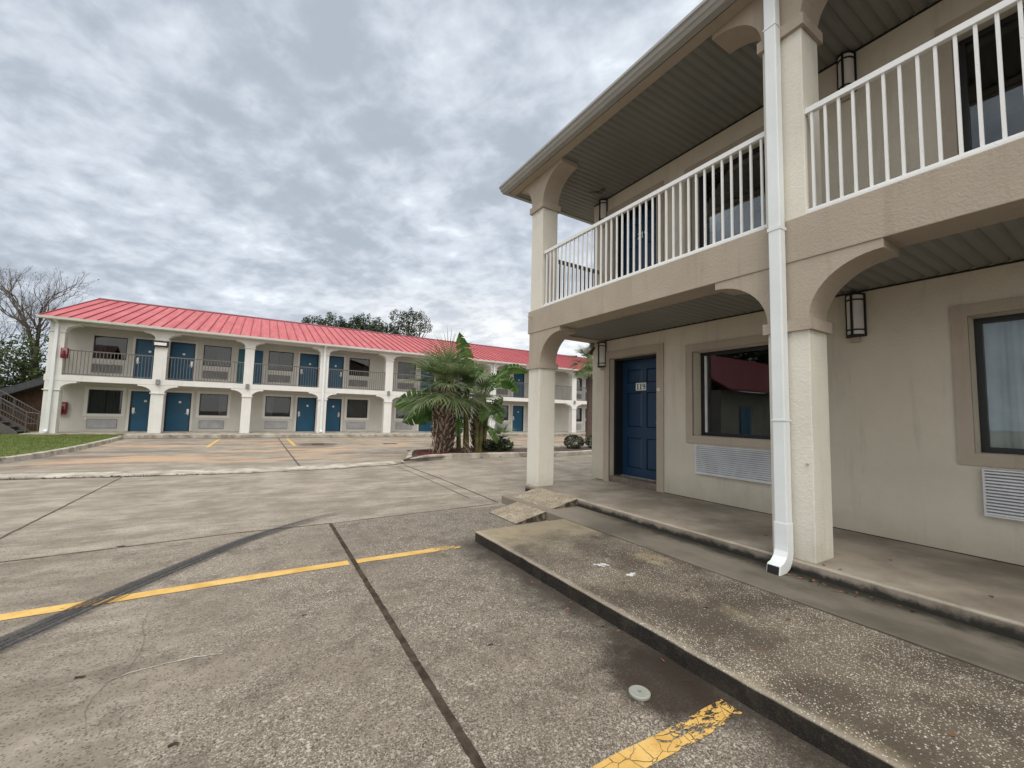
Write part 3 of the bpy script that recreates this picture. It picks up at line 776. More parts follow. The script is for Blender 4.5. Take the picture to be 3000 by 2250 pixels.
for i, (_, a, b, c, d) in enumerate(NW):
    cur = [(), [(a+.03, a+.55, 'curtain2', 4), (a+.6, b-.02, 'curtain', 6)], [(a, b, 'curtain', 9)]][i]
    window(MN, NB, a, b, c, d, True, L['glass'], L['tan'], rec=.19, fr=.05, curt=cur, mull=(b-.075 if i == 0 else None), trimw=.105)
    window(MN, NB, a, b, 3.84, 5.06, True, L['glass'], L['tan'], rec=.19, fr=.05, curt=[(), (), ()][i], trimw=.105)
    ac_unit(MN, NB, b-1.1 if i != 1 else a+.45, b-.06 if i != 1 else b-.04, .585, .985, 14)
    ac_unit(MN, NB, b-1.1, b-.06, 3.3, 3.7, 20)
DO = []
for i, (a, b, c, d) in enumerate(ND):
    hl = (i != 0)
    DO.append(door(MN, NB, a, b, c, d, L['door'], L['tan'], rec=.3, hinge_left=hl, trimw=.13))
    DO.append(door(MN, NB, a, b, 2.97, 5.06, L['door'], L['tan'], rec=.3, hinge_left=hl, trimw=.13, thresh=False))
    t = MB(MN); t.box(a, b, .012, .36, .2, .314); t.build('threshold', L['badconc'], DO[-2])
    t = MB(MN); t.box(a+.05, b-.05, .24, .3, .3145, .33); t.build('door_sill', L['steel'], DO[-2])

def digits(M, parent, text, uc, vc, h, w, mat, step, flip=-1):
    """slab-serif numerals; the u axis runs right-to-left on this wall, so flip"""
    mb = MB(M); t = h*.17
    def bx(x0, x1, y0, y1, cx):
        a, b = uc+flip*(cx+x0), uc+flip*(cx+x1); mb.box(min(a, b), max(a, b), w-.004, w, vc+y0, vc+y1)
    def ringseg(cx, cy, r, a0, a1, th):
        n = 14; k = len(mb.v); pr = []
        for i in range(n+1):
            t_ = a0+(a1-a0)*i/n; pr.append((t_,))
            for rr in (r, r-th):
                for ww in (w-.004, w):
                    mb.v.append(M(uc+flip*(cx+rr*cos(t_)*.82), ww, vc+cy+rr*sin(t_)))
        for i in range(n):
            a = k+4*i; b = a+4
            mb.f += [(a, b, b+1, a+1), (a+2, a+3, b+3, b+2), (a, a+2, b+2, b), (a+1, b+1, b+3, a+3)]
    for i, ch in enumerate(text):
        cx = (i-(len(text)-1)/2)*step
        if ch == '1':
            bx(-t*.55, t*.55, -h/2, h/2, cx); bx(-t*1.2, t*1.2, -h/2-.0005, -h/2+t*.45, cx); bx(-t*1.2, -t*.5, h/2-t*1.0, h/2-t*.45, cx)
        elif ch == '9':
            ringseg(cx, h*.2, h*.3, 0, 2*pi, t*.75); ringseg(cx-.0, h*.0, h*.5, -pi*.62, .35, t*.8) if 0 else None
            ringseg(cx, -h*.06, h*.44, -pi*.62, pi*.1, t*.8)
            bx(h*.2, h*.3, 0, h*.2, cx)
        elif ch == '2':
            ringseg(cx, h*.22, h*.28, -.5, pi*.95, t*.8)
            bx(-h*.25, h*.25, -h/2, -h/2+t*.8, cx)
            k = len(mb.v)
            for ww in (w-.004, w):
                for x, y in ((-h*.25, -h*.36), (-h*.08, -h*.36), (h*.26, h*.12), (h*.12, h*.16)): mb.v.append(M(uc+flip*(cx+x), ww, vc+y))
            mb.f += [(k, k+1, k+2, k+3), (k+7, k+6, k+5, k+4)]+[(k+i, k+(i+1) % 4, k+4+(i+1) % 4, k+4+i) for i in range(4)]
    return mb.build('room_number', mat, parent)
p = MB(MN); p.box(4.86, 5.085, .288, .2985, 1.825, 1.96); p.build('number_plate', L['plate'], DO[0], bevel=.004)
digits(MN, DO[0], '119', 4.972, 1.893, .098, .2875, L['ink'], .064)
digits(MN, DO[1], '219', 4.95, 4.62, .115, .298, L['plate'], .075)
# peephole disc by the door
p = MB(MN); p.tube([(4.345, -.022, 1.80), (4.345, -.034, 1.80)], .026, 14); p.build('door_button', L['plate'], DO[0])
p = MB(MN); p.tube([(4.345, -.034, 1.80), (4.345, -.038, 1.80)], .009, 10); p.build('door_button_centre', L['box'], DO[0])

for uc in (5.60, 1.80, -1.95+.0-.75+.0): 
    wall_lamp(MN, NB, uc, 2.26, 2.715)
    wall_lamp(MN, NB, uc, 4.98, 5.43)

# pillars
pil = [(5.5, 5.82), (1.62, 1.95), (-2.26, -1.93), (-6.14, -5.81)]
Wp = -1.5
for i, (a, b) in enumerate(pil):
    s = MB(MN); zb = .13 if i == 0 else .205
    s.box(a, b, Wp, Wp+.32, zb if i else .2, 2.125); s.build('pillar', L['shaft'], NB, bevel=.006)
    s = MB(MN); s.box(a, b, Wp+.005, Wp+.315, 3.10, 4.84); s.build('pillar', L['shaft'], NB, bevel=.006)
    dl = .5; dr = .5
    if i == 0: dr = .0
    capital(MN, L['tan'], NB, a, b, Wp-.002, Wp+.322, 2.12, 2.215, 2.729, dl, dr)
    capital(MN, L['tan'], NB, a, b, Wp-.002, Wp+.322, 4.835, 4.94, 5.45, dl, .5 if i else .34)
# balcony beam, floor, soffits
s = MB(MN); s.box(U0, 5.86, Wp-.012, Wp+.335, 2.73, 3.113); s.build('beam', L['tan'], NB, bevel=.006)
s = MB(MN); s.box(5.56, 5.858, Wp+.337, -.002, 2.732, 3.105); s.build('beam', L['tan'], NB)
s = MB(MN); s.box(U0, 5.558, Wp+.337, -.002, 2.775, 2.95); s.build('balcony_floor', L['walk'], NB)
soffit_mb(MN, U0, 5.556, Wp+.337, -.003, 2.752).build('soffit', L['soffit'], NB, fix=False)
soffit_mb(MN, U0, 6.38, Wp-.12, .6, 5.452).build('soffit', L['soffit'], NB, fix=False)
s = MB(MN); s.box(U0, 6.39, -1.64, -1.506, 5.436, 5.4505)
s.build('frieze_board', L['tan'], NB)
# dark trim line where ceiling meets wall
s = MB(MN)
for (a_, b_) in ((-9, -1.95), (-.91, 4.25), (5.56, 5.76)): s.box(a_, b_, -.007, -.001, .2, .2225)
s.build('base_joint', L['joint'], NB)
s = MB(MN); s.box(U0, 5.878, -.014, -.001, 2.735, 2.751); s.build('ceiling_trim', L['bronze'], NB)
s = MB(MN); s.box(U0, 5.878, -.014, -.001, 5.434, 5.4515); s.build('ceiling_trim', L['bronze'], NB)
# roof: low gable with overhang and verge
s = MB(MN)
s.prism([(-1.74, 5.515), (3.6, 7.2), (9.2, 5.515), (9.2, 5.56), (3.6, 7.25), (-1.76, 5.56)], 0, U0-.4, 6.47); s.build('roof', L['roof'], NB)
s = MB(MN); s.box(6.385, 6.46, -1.66, 9.1, 5.43, 5.53); s.build('verge_board', L['eave'], NB)
s = MB(MN); s.prism([(.25, 5.5), (3.6, 7.15), (8.6, 5.5)], 0, 5.7, 5.88); s.build('gable', L['cream'], NB)
# K-style gutter
s = MB(MN)
prof = [(-1.70, 5.425), (-1.72, 5.425), (-1.75, 5.455), (-1.785, 5.475), (-1.79, 5.525), (-1.815, 5.535), (-1.815, 5.548), (-1.78, 5.548), (-1.70, 5.548)]
s.prism([(-1.66, 5.428), (-1.74, 5.428), (-1.765, 5.455), (-1.785, 5.465), (-1.80, 5.50), (-1.825, 5.512), (-1.825, 5.545), (-1.66, 5.545)], 0, U0-.4, 6.46)
s.build('gutter', L['eave'], NB)
# downspout on pillar 2
ds = empty  # (kept as part)
s = MB(MN)
s.box(1.772, 1.872, -1.62, -1.53, .50, 5.30)
s.prism([(-1.62, 5.30), (-1.53, 5.30), (-1.67, 5.45), (-1.76, 5.45)], 0, 1.772, 1.872)
dso = s.build('downspout', L['gutter'], NB, bevel=.008)
s = MB(MN); s.box(1.769, 1.875, -1.623, -1.527, .33, .505)
E_ = [(-1.623, .33), (-1.527, .33), (-1.528, .255), (-1.548, .19), (-1.59, .14), (-1.66, .108), (-1.765, .085), (-1.745, .185), (-1.69, .20), (-1.645, .235), (-1.626, .28)]
s.prism(E_, 0, 1.769, 1.875)
s.build('downspout_elbow', L['gutter'], dso, bevel=.004)
s = MB(MN)
s.add([(1.777, -1.7685, .094), (1.867, -1.7685, .094), (1.867, -1.7515, .178), (1.777, -1.7515, .178)], [(0, 1, 2, 3)]); s.build('downspout_mouth', L['dark'], dso, fix=False)  # flat black sheet stands for the shade inside the pipe
for z in (1.35, 3.02, 4.93):
    s = MB(MN); s.box(1.767, 1.877, -1.625, -1.52, z, z+.012 if z != 3.02 else z+.03); s.build('strap', L['gutter'], dso)
# railings
wr = Wp+.045
for (a, b) in ((1.95, 5.47), (-1.93, 1.62), (-5.81, -2.26)):
    railing(MN, NB, a, b, wr, 3.135, 4.075, L['railwhite'], .0965, subs=(a > -3))
railing(MN, NB, Wp+.32, -.01, 5.74, 3.135, 4.12, L['greyrail'], .1, axis='w', subs=False, toph=.06)  # grey instead of white: the shaded side is put into the paint
# white chipped bed under the railings
s = MB(MN)
for (a, b) in ((1.96, 5.49), (-1.92, 1.61)):
    s.box(a, b, Wp-.008, Wp+.1, 3.114, 3.132)
s.build('rail_bed', L['railwhite'], NB)
# small fittings
s = MB(MN); s.tube([(5.74, -1.515, 3.0), (5.74, -1.60, 3.0)], .008, 8); s.build('drip_pipe', L['tan'], NB)
s = MB(MN); s.tube([(1.66, -1.5, 1.0), (1.66, -1.515, 1.0)], .01, 8); s.build('wall_plug', L['tan'], NB)
# security light under the balcony corner
fl = empty('security_light', 'small twin-headed security light under the balcony corner beside the lamp', 'light')
s = MB(); s.box(5.28, 5.36, 5.80, 5.84, 2.66, 2.728); s.build('mount', L['box'], fl)
for dx, c in ((-.04, 'plate'), (.06, 'bronze')):
    s = MB(); s.tube([(5.32+dx, 5.83, 2.66), (5.32+dx*1.4, 5.90, 2.61), (5.32+dx*1.8, 5.95, 2.575)], [.02, .04, .055], 10); s.build('lamp_head', L[c], fl)
# loose wires on the upper ceiling
wr_ = empty('loose_wires', 'loose dark wires hanging from the upper balcony ceiling by the corner', 'wires')
s = MB()
for k in range(3):
    p = [(4.95+k*.05, 5.5-k*.03, 5.445)]
    for i in range(7): q = p[-1]; p.append((q[0]+random.uniform(-.02, .05), q[1]+random.uniform(-.06, .01), 5.445-.05*sin(pi*(i+1)/7)))
    s.tube(p, .006, 5)
s.build('wire', L['black'], wr_)

# ------------------------------------------------------------------ far building
FB = empty('motel_building', 'far two-storey white motel wing with red metal roof and blue doors', 'building', 'motel buildings')
YW = 28.3; WP = -1.7
MF = lambda u, w, v: (u, YW+w, v)
X0, X1 = -8.25, 36.0
fw = []; fd = []
low = [(-7.07, -5.81), (-2.66, -1.38), (.44, 1.755), (4.96, 6.25), (8.13, 9.4), (12.5, 13.8), (15.85, 17.1), (23.45, 24.76), (28.0, 29.3), (31.5, 32.8)]
dor = [(-5.50, -4.45), (-4.10, -3.02), (2.10, 3.15), (3.58, 4.63), (9.76, 10.8), (11.1, 12.15), (17.49, 18.54), (19.4, 20.45), (25.14, 26.19), (26.6, 27.65), (33.2, 34.2)]
V0, V1 = .90, 2.09; VU0, VU1 = 3.64, 4.785
hl = [(a, b, V0, V1) for a, b in low]+[(a, b, VU0, VU1) for a, b in low]+[(a, b, .03, 2.09) for a, b in dor]+[(a, b, 2.62, 4.80) for a, b in dor]
hl += [(-1.05, .16, 2.62, 4.74)]
w = MB(MF); wall_mesh(w, X0, X1, .0, 5.2, 0, .2, hl); w.build('wall', L['offwhite'], FB)
w = MB(MF); w.box(X0, X0+.2, .201, 11, -.3, 5.2); w.build('wall', L['offwhite'], FB)
w = MB(MF); w.box(X0, X1, 11.001, 11.2, -.3, 5.2); w.build('wall', L['offwhite'], FB)
w = MB(MF); w.box(X1-.2, X1, .201, 11, -.3, 5.2); w.build('wall', L['offwhite'], FB)
curL = {0: [(0, .48, 'curtain', 4), (.5, 1, 'curtain', 5)], 1: [(.68, 1, 'curtain2', 3)], 2: [(0, .3, 'curtain2', 3)], 3: [(0, 1, 'curtain2', 11)], 4: [(0, 1, 'curtain', 9)], 6: [(.8, 1, 'curtain', 2)]}
curU = {0: [(0, .35, 'curtain', 3)], 1: [(.5, 1, 'curtain2', 5), (0, .5, 'curtain', 4)], 2: [(0, .42, 'curtain2', 4), (.45, 1, 'curtain', 5)], 3: [(.75, 1, 'curtain', 3)], 4: [(0, .4, 'curtain', 4)]}
for i, (a, b) in enumerate(low):
    for cu, va, vb in ((curL, V0, V1), (curU, VU0, VU1)):
        cc = [(a+(b-a)*p, a+(b-a)*q, m, f) for p, q, m, f in cu.get(i, [(0, .3, 'curtain', 3)])]
        window(MF, FB, a, b, va, vb, va == V0, L['fglass'], L['white'], rec=.07, curt=cc, trimw=.13, fr=.045)
    ac_unit(MF, FB, a+.04, b-.12, .20, .63, 12, .05, 'acf', 'acl')
    ac_unit(MF, FB, a+.04, b-.12, 2.95, 3.36, 12, .05, 'acf', 'acm')
for i, (a, b) in enumerate(dor):
    for va, vb in ((.03, 2.09), (2.62, 4.80)):
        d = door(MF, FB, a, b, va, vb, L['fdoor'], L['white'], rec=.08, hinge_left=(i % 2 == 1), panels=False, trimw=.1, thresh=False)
        p = MB(MF); n = 10; uc = (a+b)/2+.05; vc = va+1.56
        p.tube([(uc, .079, vc), (uc, .066, vc)], .062, 12); p.build('number_plate', L['plate'], d)
        hu = (a+.13) if i % 2 == 0 else (b-.13)
        p = MB(MF); p.box(hu-.05, hu+.05, .055, .079, va+.95, va+1.2); p.build('card_lock', L['steel'], d)
for a, b, m in ((-1.05, -.45, 'gdoor'), (-.44, .16, 'fdoor')):
    p = MB(MF); p.box(a, b, .08, .12, 2.62, 4.74); p.build('door', L[m], FB)
# pillars
PX = [(-8.1, -7.6), (-4.45, -3.95), (-.69, -.25), (3.05, 3.52), (6.88, 7.35), (10.72, 11.18), (14.5, 14.97), (18.7, 19.15), (22.2, 22.66), (26.1, 26.56), (29.9, 30.36), (33.7, 34.16)]
for i, (a, b) in enumerate(PX):
    s = MB(MF); s.box(a, b, WP, WP+.42, .018, 1.955); s.build('pillar', L['white'], FB, bevel=.01)
    s = MB(MF); s.box(a, b, WP+.004, WP+.416, 2.655, 4.60); s.build('pillar', L['white'], FB, bevel=.01)
    capital(MF, L['white'], FB, a, b, WP-.002, WP+.422, 1.95, 1.995, 2.379, .52 if i else 0, .52, bandw=.045)
    capital(MF, L['white'], FB, a, b, WP-.002, WP+.422, 4.60, 4.645, 5.02, .45 if i else 0, .45, bandw=.045)
s = MB(MF); s.box(-8.14, X1, WP-.012, WP+.43, 2.38, 2.655); s.build('beam', L['white'], FB, bevel=.01)
s = MB(MF); s.box(-8.12, X1, WP-.004, WP+.425, 5.02, 5.14); s.build('beam', L['white'], FB)
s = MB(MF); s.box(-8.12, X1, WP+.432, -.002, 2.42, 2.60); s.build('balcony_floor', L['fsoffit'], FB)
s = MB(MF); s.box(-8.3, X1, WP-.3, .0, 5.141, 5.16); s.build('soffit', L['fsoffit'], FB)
s = MB(MF); s.box(-8.12, -7.95, WP+.432, -.002, 5.02, 5.14); s.box(-8.13, -7.95, WP+.432, -.002, 2.38, 2.64); s.build('side_beam', L['white'], FB)
for i in range(len(PX)-1):
    railing(MF, FB, PX[i][1], PX[i+1][0], WP+.08, 2.70, 3.83, L['greyrail'], .125, bal=.022, subs=False, toph=.05)
railing(MF, FB, WP+.42, -.01, -8.02, 2.70, 3.83, L['greyrail'], .125, bal=.022, axis='w', subs=False)
# roof
RX0, RX1 = -8.42, X1+.3; EY, EZ = WP-.38, 5.20; RY, RZ = 5.6, 7.67
s = MB(MF)
s.prism([(EY, EZ), (RY, RZ), (2*RY-EY, EZ), (2*RY-EY, EZ-.04), (RY, RZ-.05), (EY, EZ-.04)], 0, RX0, RX1)
sl = Vector((0, RY-EY, RZ-EZ)).normalized(); nrm = Vector((0, -sl.z, sl.y))
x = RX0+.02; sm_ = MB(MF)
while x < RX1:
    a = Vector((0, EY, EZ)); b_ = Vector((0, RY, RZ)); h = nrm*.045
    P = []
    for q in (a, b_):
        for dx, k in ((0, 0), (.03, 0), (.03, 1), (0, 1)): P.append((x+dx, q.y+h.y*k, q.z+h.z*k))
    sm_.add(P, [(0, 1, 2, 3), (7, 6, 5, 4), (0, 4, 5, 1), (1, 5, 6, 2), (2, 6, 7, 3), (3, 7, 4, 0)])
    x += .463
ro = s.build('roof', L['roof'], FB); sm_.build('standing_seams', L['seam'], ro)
s = MB(MF); s.prism([(RY-.16, RZ-.02), (RY, RZ+.075), (RY+.16, RZ-.02), (RY, RZ+.03)], 0, RX0-.02, RX1+.02); s.build('ridge_cap', L['ridge'], ro)
s = MB(MF); s.prism([(EY-.02, EZ-.1), (EY-.02, EZ+.02), (RY, RZ+.03), (2*RY-EY, EZ), (2*RY-EY, EZ-.12), (RY, RZ-.12), (EY+.1, EZ-.1)], 0, RX0-.03, RX0-.002); s.build('verge_trim', L['ridge'], ro)
s = MB(MF); s.prism([(.2, 5.2), (RY, 7.5), (11.1, 5.2)], 0, X0+.01, X0+.15); s.build('gable', L['offwhite'], FB)
s = MB(MF); s.prism([(EY, EZ-.12), (EY-.11, EZ-.09), (EY-.14, EZ+.01), (EY, EZ+.01)], 0, RX0, RX1); s.build('gutter', L['white'], FB)
# downspouts on pillars
for cx in (-7.86, 3.27, 14.73, 26.3):
    s = MB(MF); s.box(cx-.06, cx+.06, WP-.12, WP-.014, .2, 4.95)
    s.prism([(WP-.12, 4.95), (WP-.014, 4.95), (EY+.0, EZ-.1), (EY-.1, EZ-.1)], 0, cx-.06, cx+.06)
    s.prism([(WP-.12, .2), (WP-.014, .2), (WP-.05, .07), (WP-.22, .05), (WP-.24, .12)], 0, cx-.06, cx+.06)
    s.build('downspout', L['gutter'], FB, bevel=.01)
# flood boxes on the beam, blank sign box on the second pillar
for i in (1, 2, 4, 8):
    cx = sum(PX[i])/2; s = MB(MF); s.box(cx-.09, cx+.07, WP-.12, WP-.013, 2.40, 2.66); s.build('utility_box', L['box'], FB, bevel=.02)
s = MB(MF); s.box(-4.53, -3.92, WP-.12, WP-.013, 4.28, 4.56); so_ = s.build('sign_box', L['bronze'], FB)
s = MB(MF); s.box(-4.46, -3.99, WP-.125, WP-.119, 4.35, 4.49); s.build('sign_face', L['plate'], so_)
s = MB(MF); s.tube([(-7.1, -.02, .66), (-7.1, 0, .66)], .05, 8); s.build('pipe_cap', L['plate'], FB)

for (x, z, lab, y) in ((-7.88, 1.14, 'red fire extinguisher cabinet with glass front on the far ground floor wall', 28.12), (-7.53, 3.64, 'red fire extinguisher box above the far balcony railing by the end pillar', 26.42)):
    e = empty('extinguisher_cabinet', lab, 'extinguisher cabinet')
    k_ = 1.0 if z < 2 else .8
    s = MB(); s.box(x-.145*k_, x+.145*k_, y, y+.165, z-.29*k_, z+.29*k_); s.build('cabinet', L['red'], e, bevel=.015)
    s = MB(); s.box(x-.08, x+.1, y-.008, y-.001, z-.05, z+.22); s.build('cabinet_window', L['extg'], e)
    s = MB(); s.tube([(x+.0, y-.03, z-.12), (x, y-.03, z+.1)], [.045, .045], 10); s.build('extinguisher', L['red'], e)

# ------------------------------------------------------------------ stairs and shed on the left
ST = empty('outdoor_staircase', 'grey outdoor staircase with pipe handrails at the left end of the far wing', 'staircase')
n = 12; run = .275; rise = .2; yA, yB = 26.95, 28.1; g0 = -.12
for i in range(n):
    s = MB(); xx = -8.95-i*run; s.box(xx-run-.02, xx, yA, yB, g0+rise*(i+1)-.05, g0+rise*(i+1)); s.build('step', L['stair'], ST)
for y in (yA-.04, yB+.04):
    s = MB(); s.add([(-8.75, y-.03, g0), (-8.95, y-.03, g0+.28), (-8.95-n*run, y-.03, g0+.28+n*rise), (-8.95-n*run, y-.03, g0+n*rise-.1), (-8.95-.2, y-.03, g0),
                     (-8.75, y+.03, g0), (-8.95, y+.03, g0+.28), (-8.95-n*run, y+.03, g0+.28+n*rise), (-8.95-n*run, y+.03, g0+n*rise-.1), (-8.95-.2, y+.03, g0)],
                    [(0,1,2,3,4),(9,8,7,6,5),(0,5,6,1),(1,6,7,2),(2,7,8,3),(3,8,9,4),(4,9,5,0)])
    s.build('stringer', L['stair'], ST)
    s = MB(); sx = -8.62; ex = -8.95-n*run
    top = lambda x, o: g0+.2+(-8.85-x)/run*rise+o
    s.tube([(-8.25, y, .88), (sx, y, .93), (ex, y, .93+(sx-ex)/run*rise)], .025, 6)
    s.tube([(-8.3, y, .42), (sx, y, .45), (ex, y, .45+(sx-ex)/run*rise)], .018, 6)
    s.tube([(-8.25, y, .88), (-8.2, y, .65), (-8.3, y, .42)], .022, 6)
    for k in range(0, n, 3): xx = sx-k*run; s.tube([(xx, y, g0+k*rise), (xx, y, .93+k*rise)], .024, 6)
    for k in range(0, n*3): xx = sx-(k+.5)*run/3*1.0; s.tube([(xx, y, .1+(sx-xx)/run*rise), (xx, y, .93+(sx-xx)/run*rise)], .009, 4)
    s.build('handrail', L['stair'], ST)
SH = empty('storage_shed', 'brown wooden shed with dark sloping roof behind the staircase', 'shed')
s = MB(); s.box(-14, -8.9, 30.0, 33, -.3, 2.5); 
s.v = []; s.f = []
s.prism([(-14.0, -.3), (-8.8, -.3), (-8.8, 2.55), (-9.2, 2.45), (-14.0, -.2)], 1, 30.2, 33); s.build('wall', L['brown'], SH)
s = MB(); s.prism([(-8.55, 2.55), (-8.55, 2.92), (-14.4, .05), (-14.4, -.3)], 1, 29.7, 33.3); s.build('roof', L['shingle'], SH)

# ------------------------------------------------------------------ planting island
ip = catmull([(3.25, 10.85), (4.05, 11.3), (4.9, 11.52), (6.5, 11.48), (8.7, 11.12), (11.0, 11.3), (13.5, 11.5), (14.5, 12.3), (14.3, 13.4), (12.8, 13.9), (9, 13.9), (6, 13.95), (4.6, 13.6), (4.1, 12.8), (3.7, 11.7), (3.25, 10.95)], 4)
rows = []
for i, p in enumerate(ip):
    q0 = ip[i-1] if i else ip[1]; q1 = ip[(i+1) % len(ip)]
    dx, dy = q1[0]-q0[0], q1[1]-q0[1]
    if i == 0: dx, dy = ip[1][0]-p[0], ip[1][1]-p[1]
    if i == len(ip)-1: dx, dy = p[0]-ip[-2][0], p[1]-ip[-2][1]
    l = math.hypot(dx, dy) or 1; nx, ny = -dy/l, dx/l; g = gz(p[1]); j = mnoise.noise(Vector((p[0]*2, p[1]*2, 0)))*.02
    rise_ = min(1, max(.25, (p[0]-3.0)/1.3))
    rows.append([(p[0]+nx*o, p[1]+ny*o, g+h*rise_+(j if h > .05 else 0)) for o, h in ((0, -.02), (.015, .13), (.04, .15), (.15, .15), (.165, .05))])
tag(sheet(rows, 'kerb', L['kerb']), kind='structure')
mb = MB(); c0 = (8, 12.7, gz(12.7)+.11); mb.v = [c0]+[(p[0]+(c0[0]-p[0])*.035, p[1]+(c0[1]-p[1])*.07, gz(p[1])+.085) for p in ip]
mb.f = [(0, i+1, (i+1) % len(ip)+1) for i in range(len(ip))]
tag(mb.build('planting_bed', simple('dark_soil', (.06, .04, .03), .95, 0, .4, 8, .6, 30), fix=False), kind='structure')
mb = MB()
for i in range(2600):
    x = 4.3+abs(random.gauss(0, 1.3)); y = random.uniform(11.7, 13.6); a = random.uniform(0, pi); l = random.uniform(.02, .07)
    z = gz(y)+.10; mb.add([(x, y, z), (x+cos(a)*l, y+sin(a)*l, z+random.uniform(0, .03)), (x+.012, y+.012, z+.02)], [(0, 1, 2)])
tag(mb.build('mulch_chips', L['mulch'], fix=False), 'red bark mulch scattered in the planting bed', 'mulch', kind='stuff')

# ------------------------------------------------------------------ plants
def frond(mb, base, az, el, plen, fan, nseg=30, droop=.5, spread=2.3, w=.03, rs=random):
    d = Vector((cos(az)*cos(el), sin(az)*cos(el), sin(el)))
    p0 = Vector(base); pts = []; q = p0.copy(); dd = d.copy()
    for i in range(6): pts.append(q.copy()); q += dd*plen/5; dd = (dd+Vector((0, 0, -.10))).normalized()
    mb.tube(pts, [.022, .018, .015, .012, .01, .008], 4, cap=False)
    tip = pts[-1]; side = dd.cross(Vector((0, 0, 1)))
    if side.length < .05: side = Vector((1, 0, 0))
    side.normalize(); up = side.cross(dd)
    for i in range(nseg):
        a = (i/(nseg-1)-.5)*2*spread/2*1.25+rs.uniform(-.04, .04)
        L0 = fan*(1-.22*abs(a)/spread)*rs.uniform(.85, 1.08)
        # fan folded into a shallow V along its midrib
        v = (dd*cos(a)+side*sin(a)+up*(.16*abs(sin(a)))+Vector((0, 0, rs.uniform(-.05, .05)))).normalized()
        s2 = v.cross(up).normalized()*w; pp = tip.copy(); k = len(mb.v); g = droop*rs.uniform(.7, 1.5)
        for j, ww in enumerate((.55, 1, .85, .6, .3, .05)):
            mb.v += [tuple(pp-s2*ww*.5), tuple(pp+s2*ww*.5)]
            pp = pp+v*L0/5; v = (v+Vector((0, 0, -g*(.04+.07*j)))).normalized()
        mb.f += [(k+2*j, k+2*j+1, k+2*j+3, k+2*j+2) for j in range(5)]

def fan_palm(name, label, x, y, trunk_h, r0, r1, n, plen, fan, boots=True, nseg=30, droop=.7, w=.03, cat='palm tree', seed=1, ellow=-.75, zb=None, group=None, barkmat='palmbark'):
    rs = random.Random(seed); z0 = (gz(y)+.08) if zb is None else zb
    t = empty(name, label, cat, group); t.location = (x, y, z0)
    tb = MB(); N = 12; pa = []; ra = []
    for i in range(N+1):
        f = i/N; pa.append((rs.uniform(-.01, .01), rs.uniform(-.01, .01), trunk_h*f)); ra.append(r0+(r1-r0)*f+(.10*sin(pi*min(1, f*1.15))**2 if boots else .04*max(0, .12-f)*8))
    tb.tube(pa, ra, 14); bb_ = MB()
    if boots:
        for i in range(230):
            f = (i+.5)/230; a = i*2.39996+rs.uniform(-.2, .2); zz = trunk_h*f; r = r0+(r1-r0)*f+.10*sin(pi*min(1, f*1.15))**2
            o = Vector((cos(a)*r*.93, sin(a)*r*.93, zz)); s = Vector((-sin(a), cos(a), 0))
            le = rs.uniform(.13, .24); out = Vector((cos(a), sin(a), 0)); lean = rs.uniform(-.6, .6)
            if f < .25: le *= rs.uniform(.6, 1.5); lean *= 1.6
            tip = o+out*rs.uniform(.06, .15)+Vector((0, 0, le))+s*lean*le*.5
            wd = rs.uniform(.05, .075); m_ = o*.4+tip*.6+out*.02
            bb_.add([tuple(o-s*wd), tuple(o+s*wd), tuple(m_+s*wd*.5), tuple(tip+s*.016), tuple(tip-s*.016), tuple(m_-s*wd*.5), tuple(m_+out*.03), tuple(o-out*.02+Vector((0, 0, -.02)))],
                   [(0, 1, 6), (1, 2, 6), (2, 3, 6), (3, 4, 6), (4, 5, 6), (5, 0, 6), (0, 7, 1)])
    tb.build('trunk', L[barkmat], t, fix=False)
    if boots: bb_.build('dead_leaf_bases', L['boot'], t, fix=False)
    cb = MB()
    for i in range(n):
        f = (i+.5)/n; az = i*2.39996+rs.uniform(-.25, .25); el = ellow+(1.45-ellow)*(f**.85)+rs.uniform(-.12, .12)
        frond(cb, (cos(az)*r1*.5, sin(az)*r1*.5, trunk_h-.12+.15*f), az, el, plen*rs.uniform(.35, 1.35), fan*rs.uniform(.8, 1.1), nseg, droop, 2.3, w, rs)
    cb.build('crown', L['frond'], t, fix=False)
    return t

fan_palm('fan_palm', 'stout fan palm with shaggy brown boots on its trunk in the planting bed', 5.27, 12.75, 2.08, .29, .22, 38, .62, 1.18, True, 32, .8, .037, seed=3, ellow=-.3)
fan_palm('fan_palm', 'fan palm crown rising behind the banana plants in the planting bed', 6.75, 13.2, 1.9, .13, .12, 20, .5, .95, True, 26, .9, .034, seed=11, ellow=-.5)
fan_palm('fan_palm', 'tall slim palm seen through the arch of the near wing', 19.3, 21.3, 5.0, .22, .15, 34, .8, 1.0, False, 28, .9, .05, seed=5, ellow=-.9, barkmat='palmbark')
fan_palm('dwarf_fan_palm', 'small dwarf fan palm with upright stems right of the banana plants', 7.75, 13.35, .35, .05, .05, 15, .35, .52, False, 22, .45, .022, cat='palm', seed=8, ellow=-.1, barkmat='bstalk')

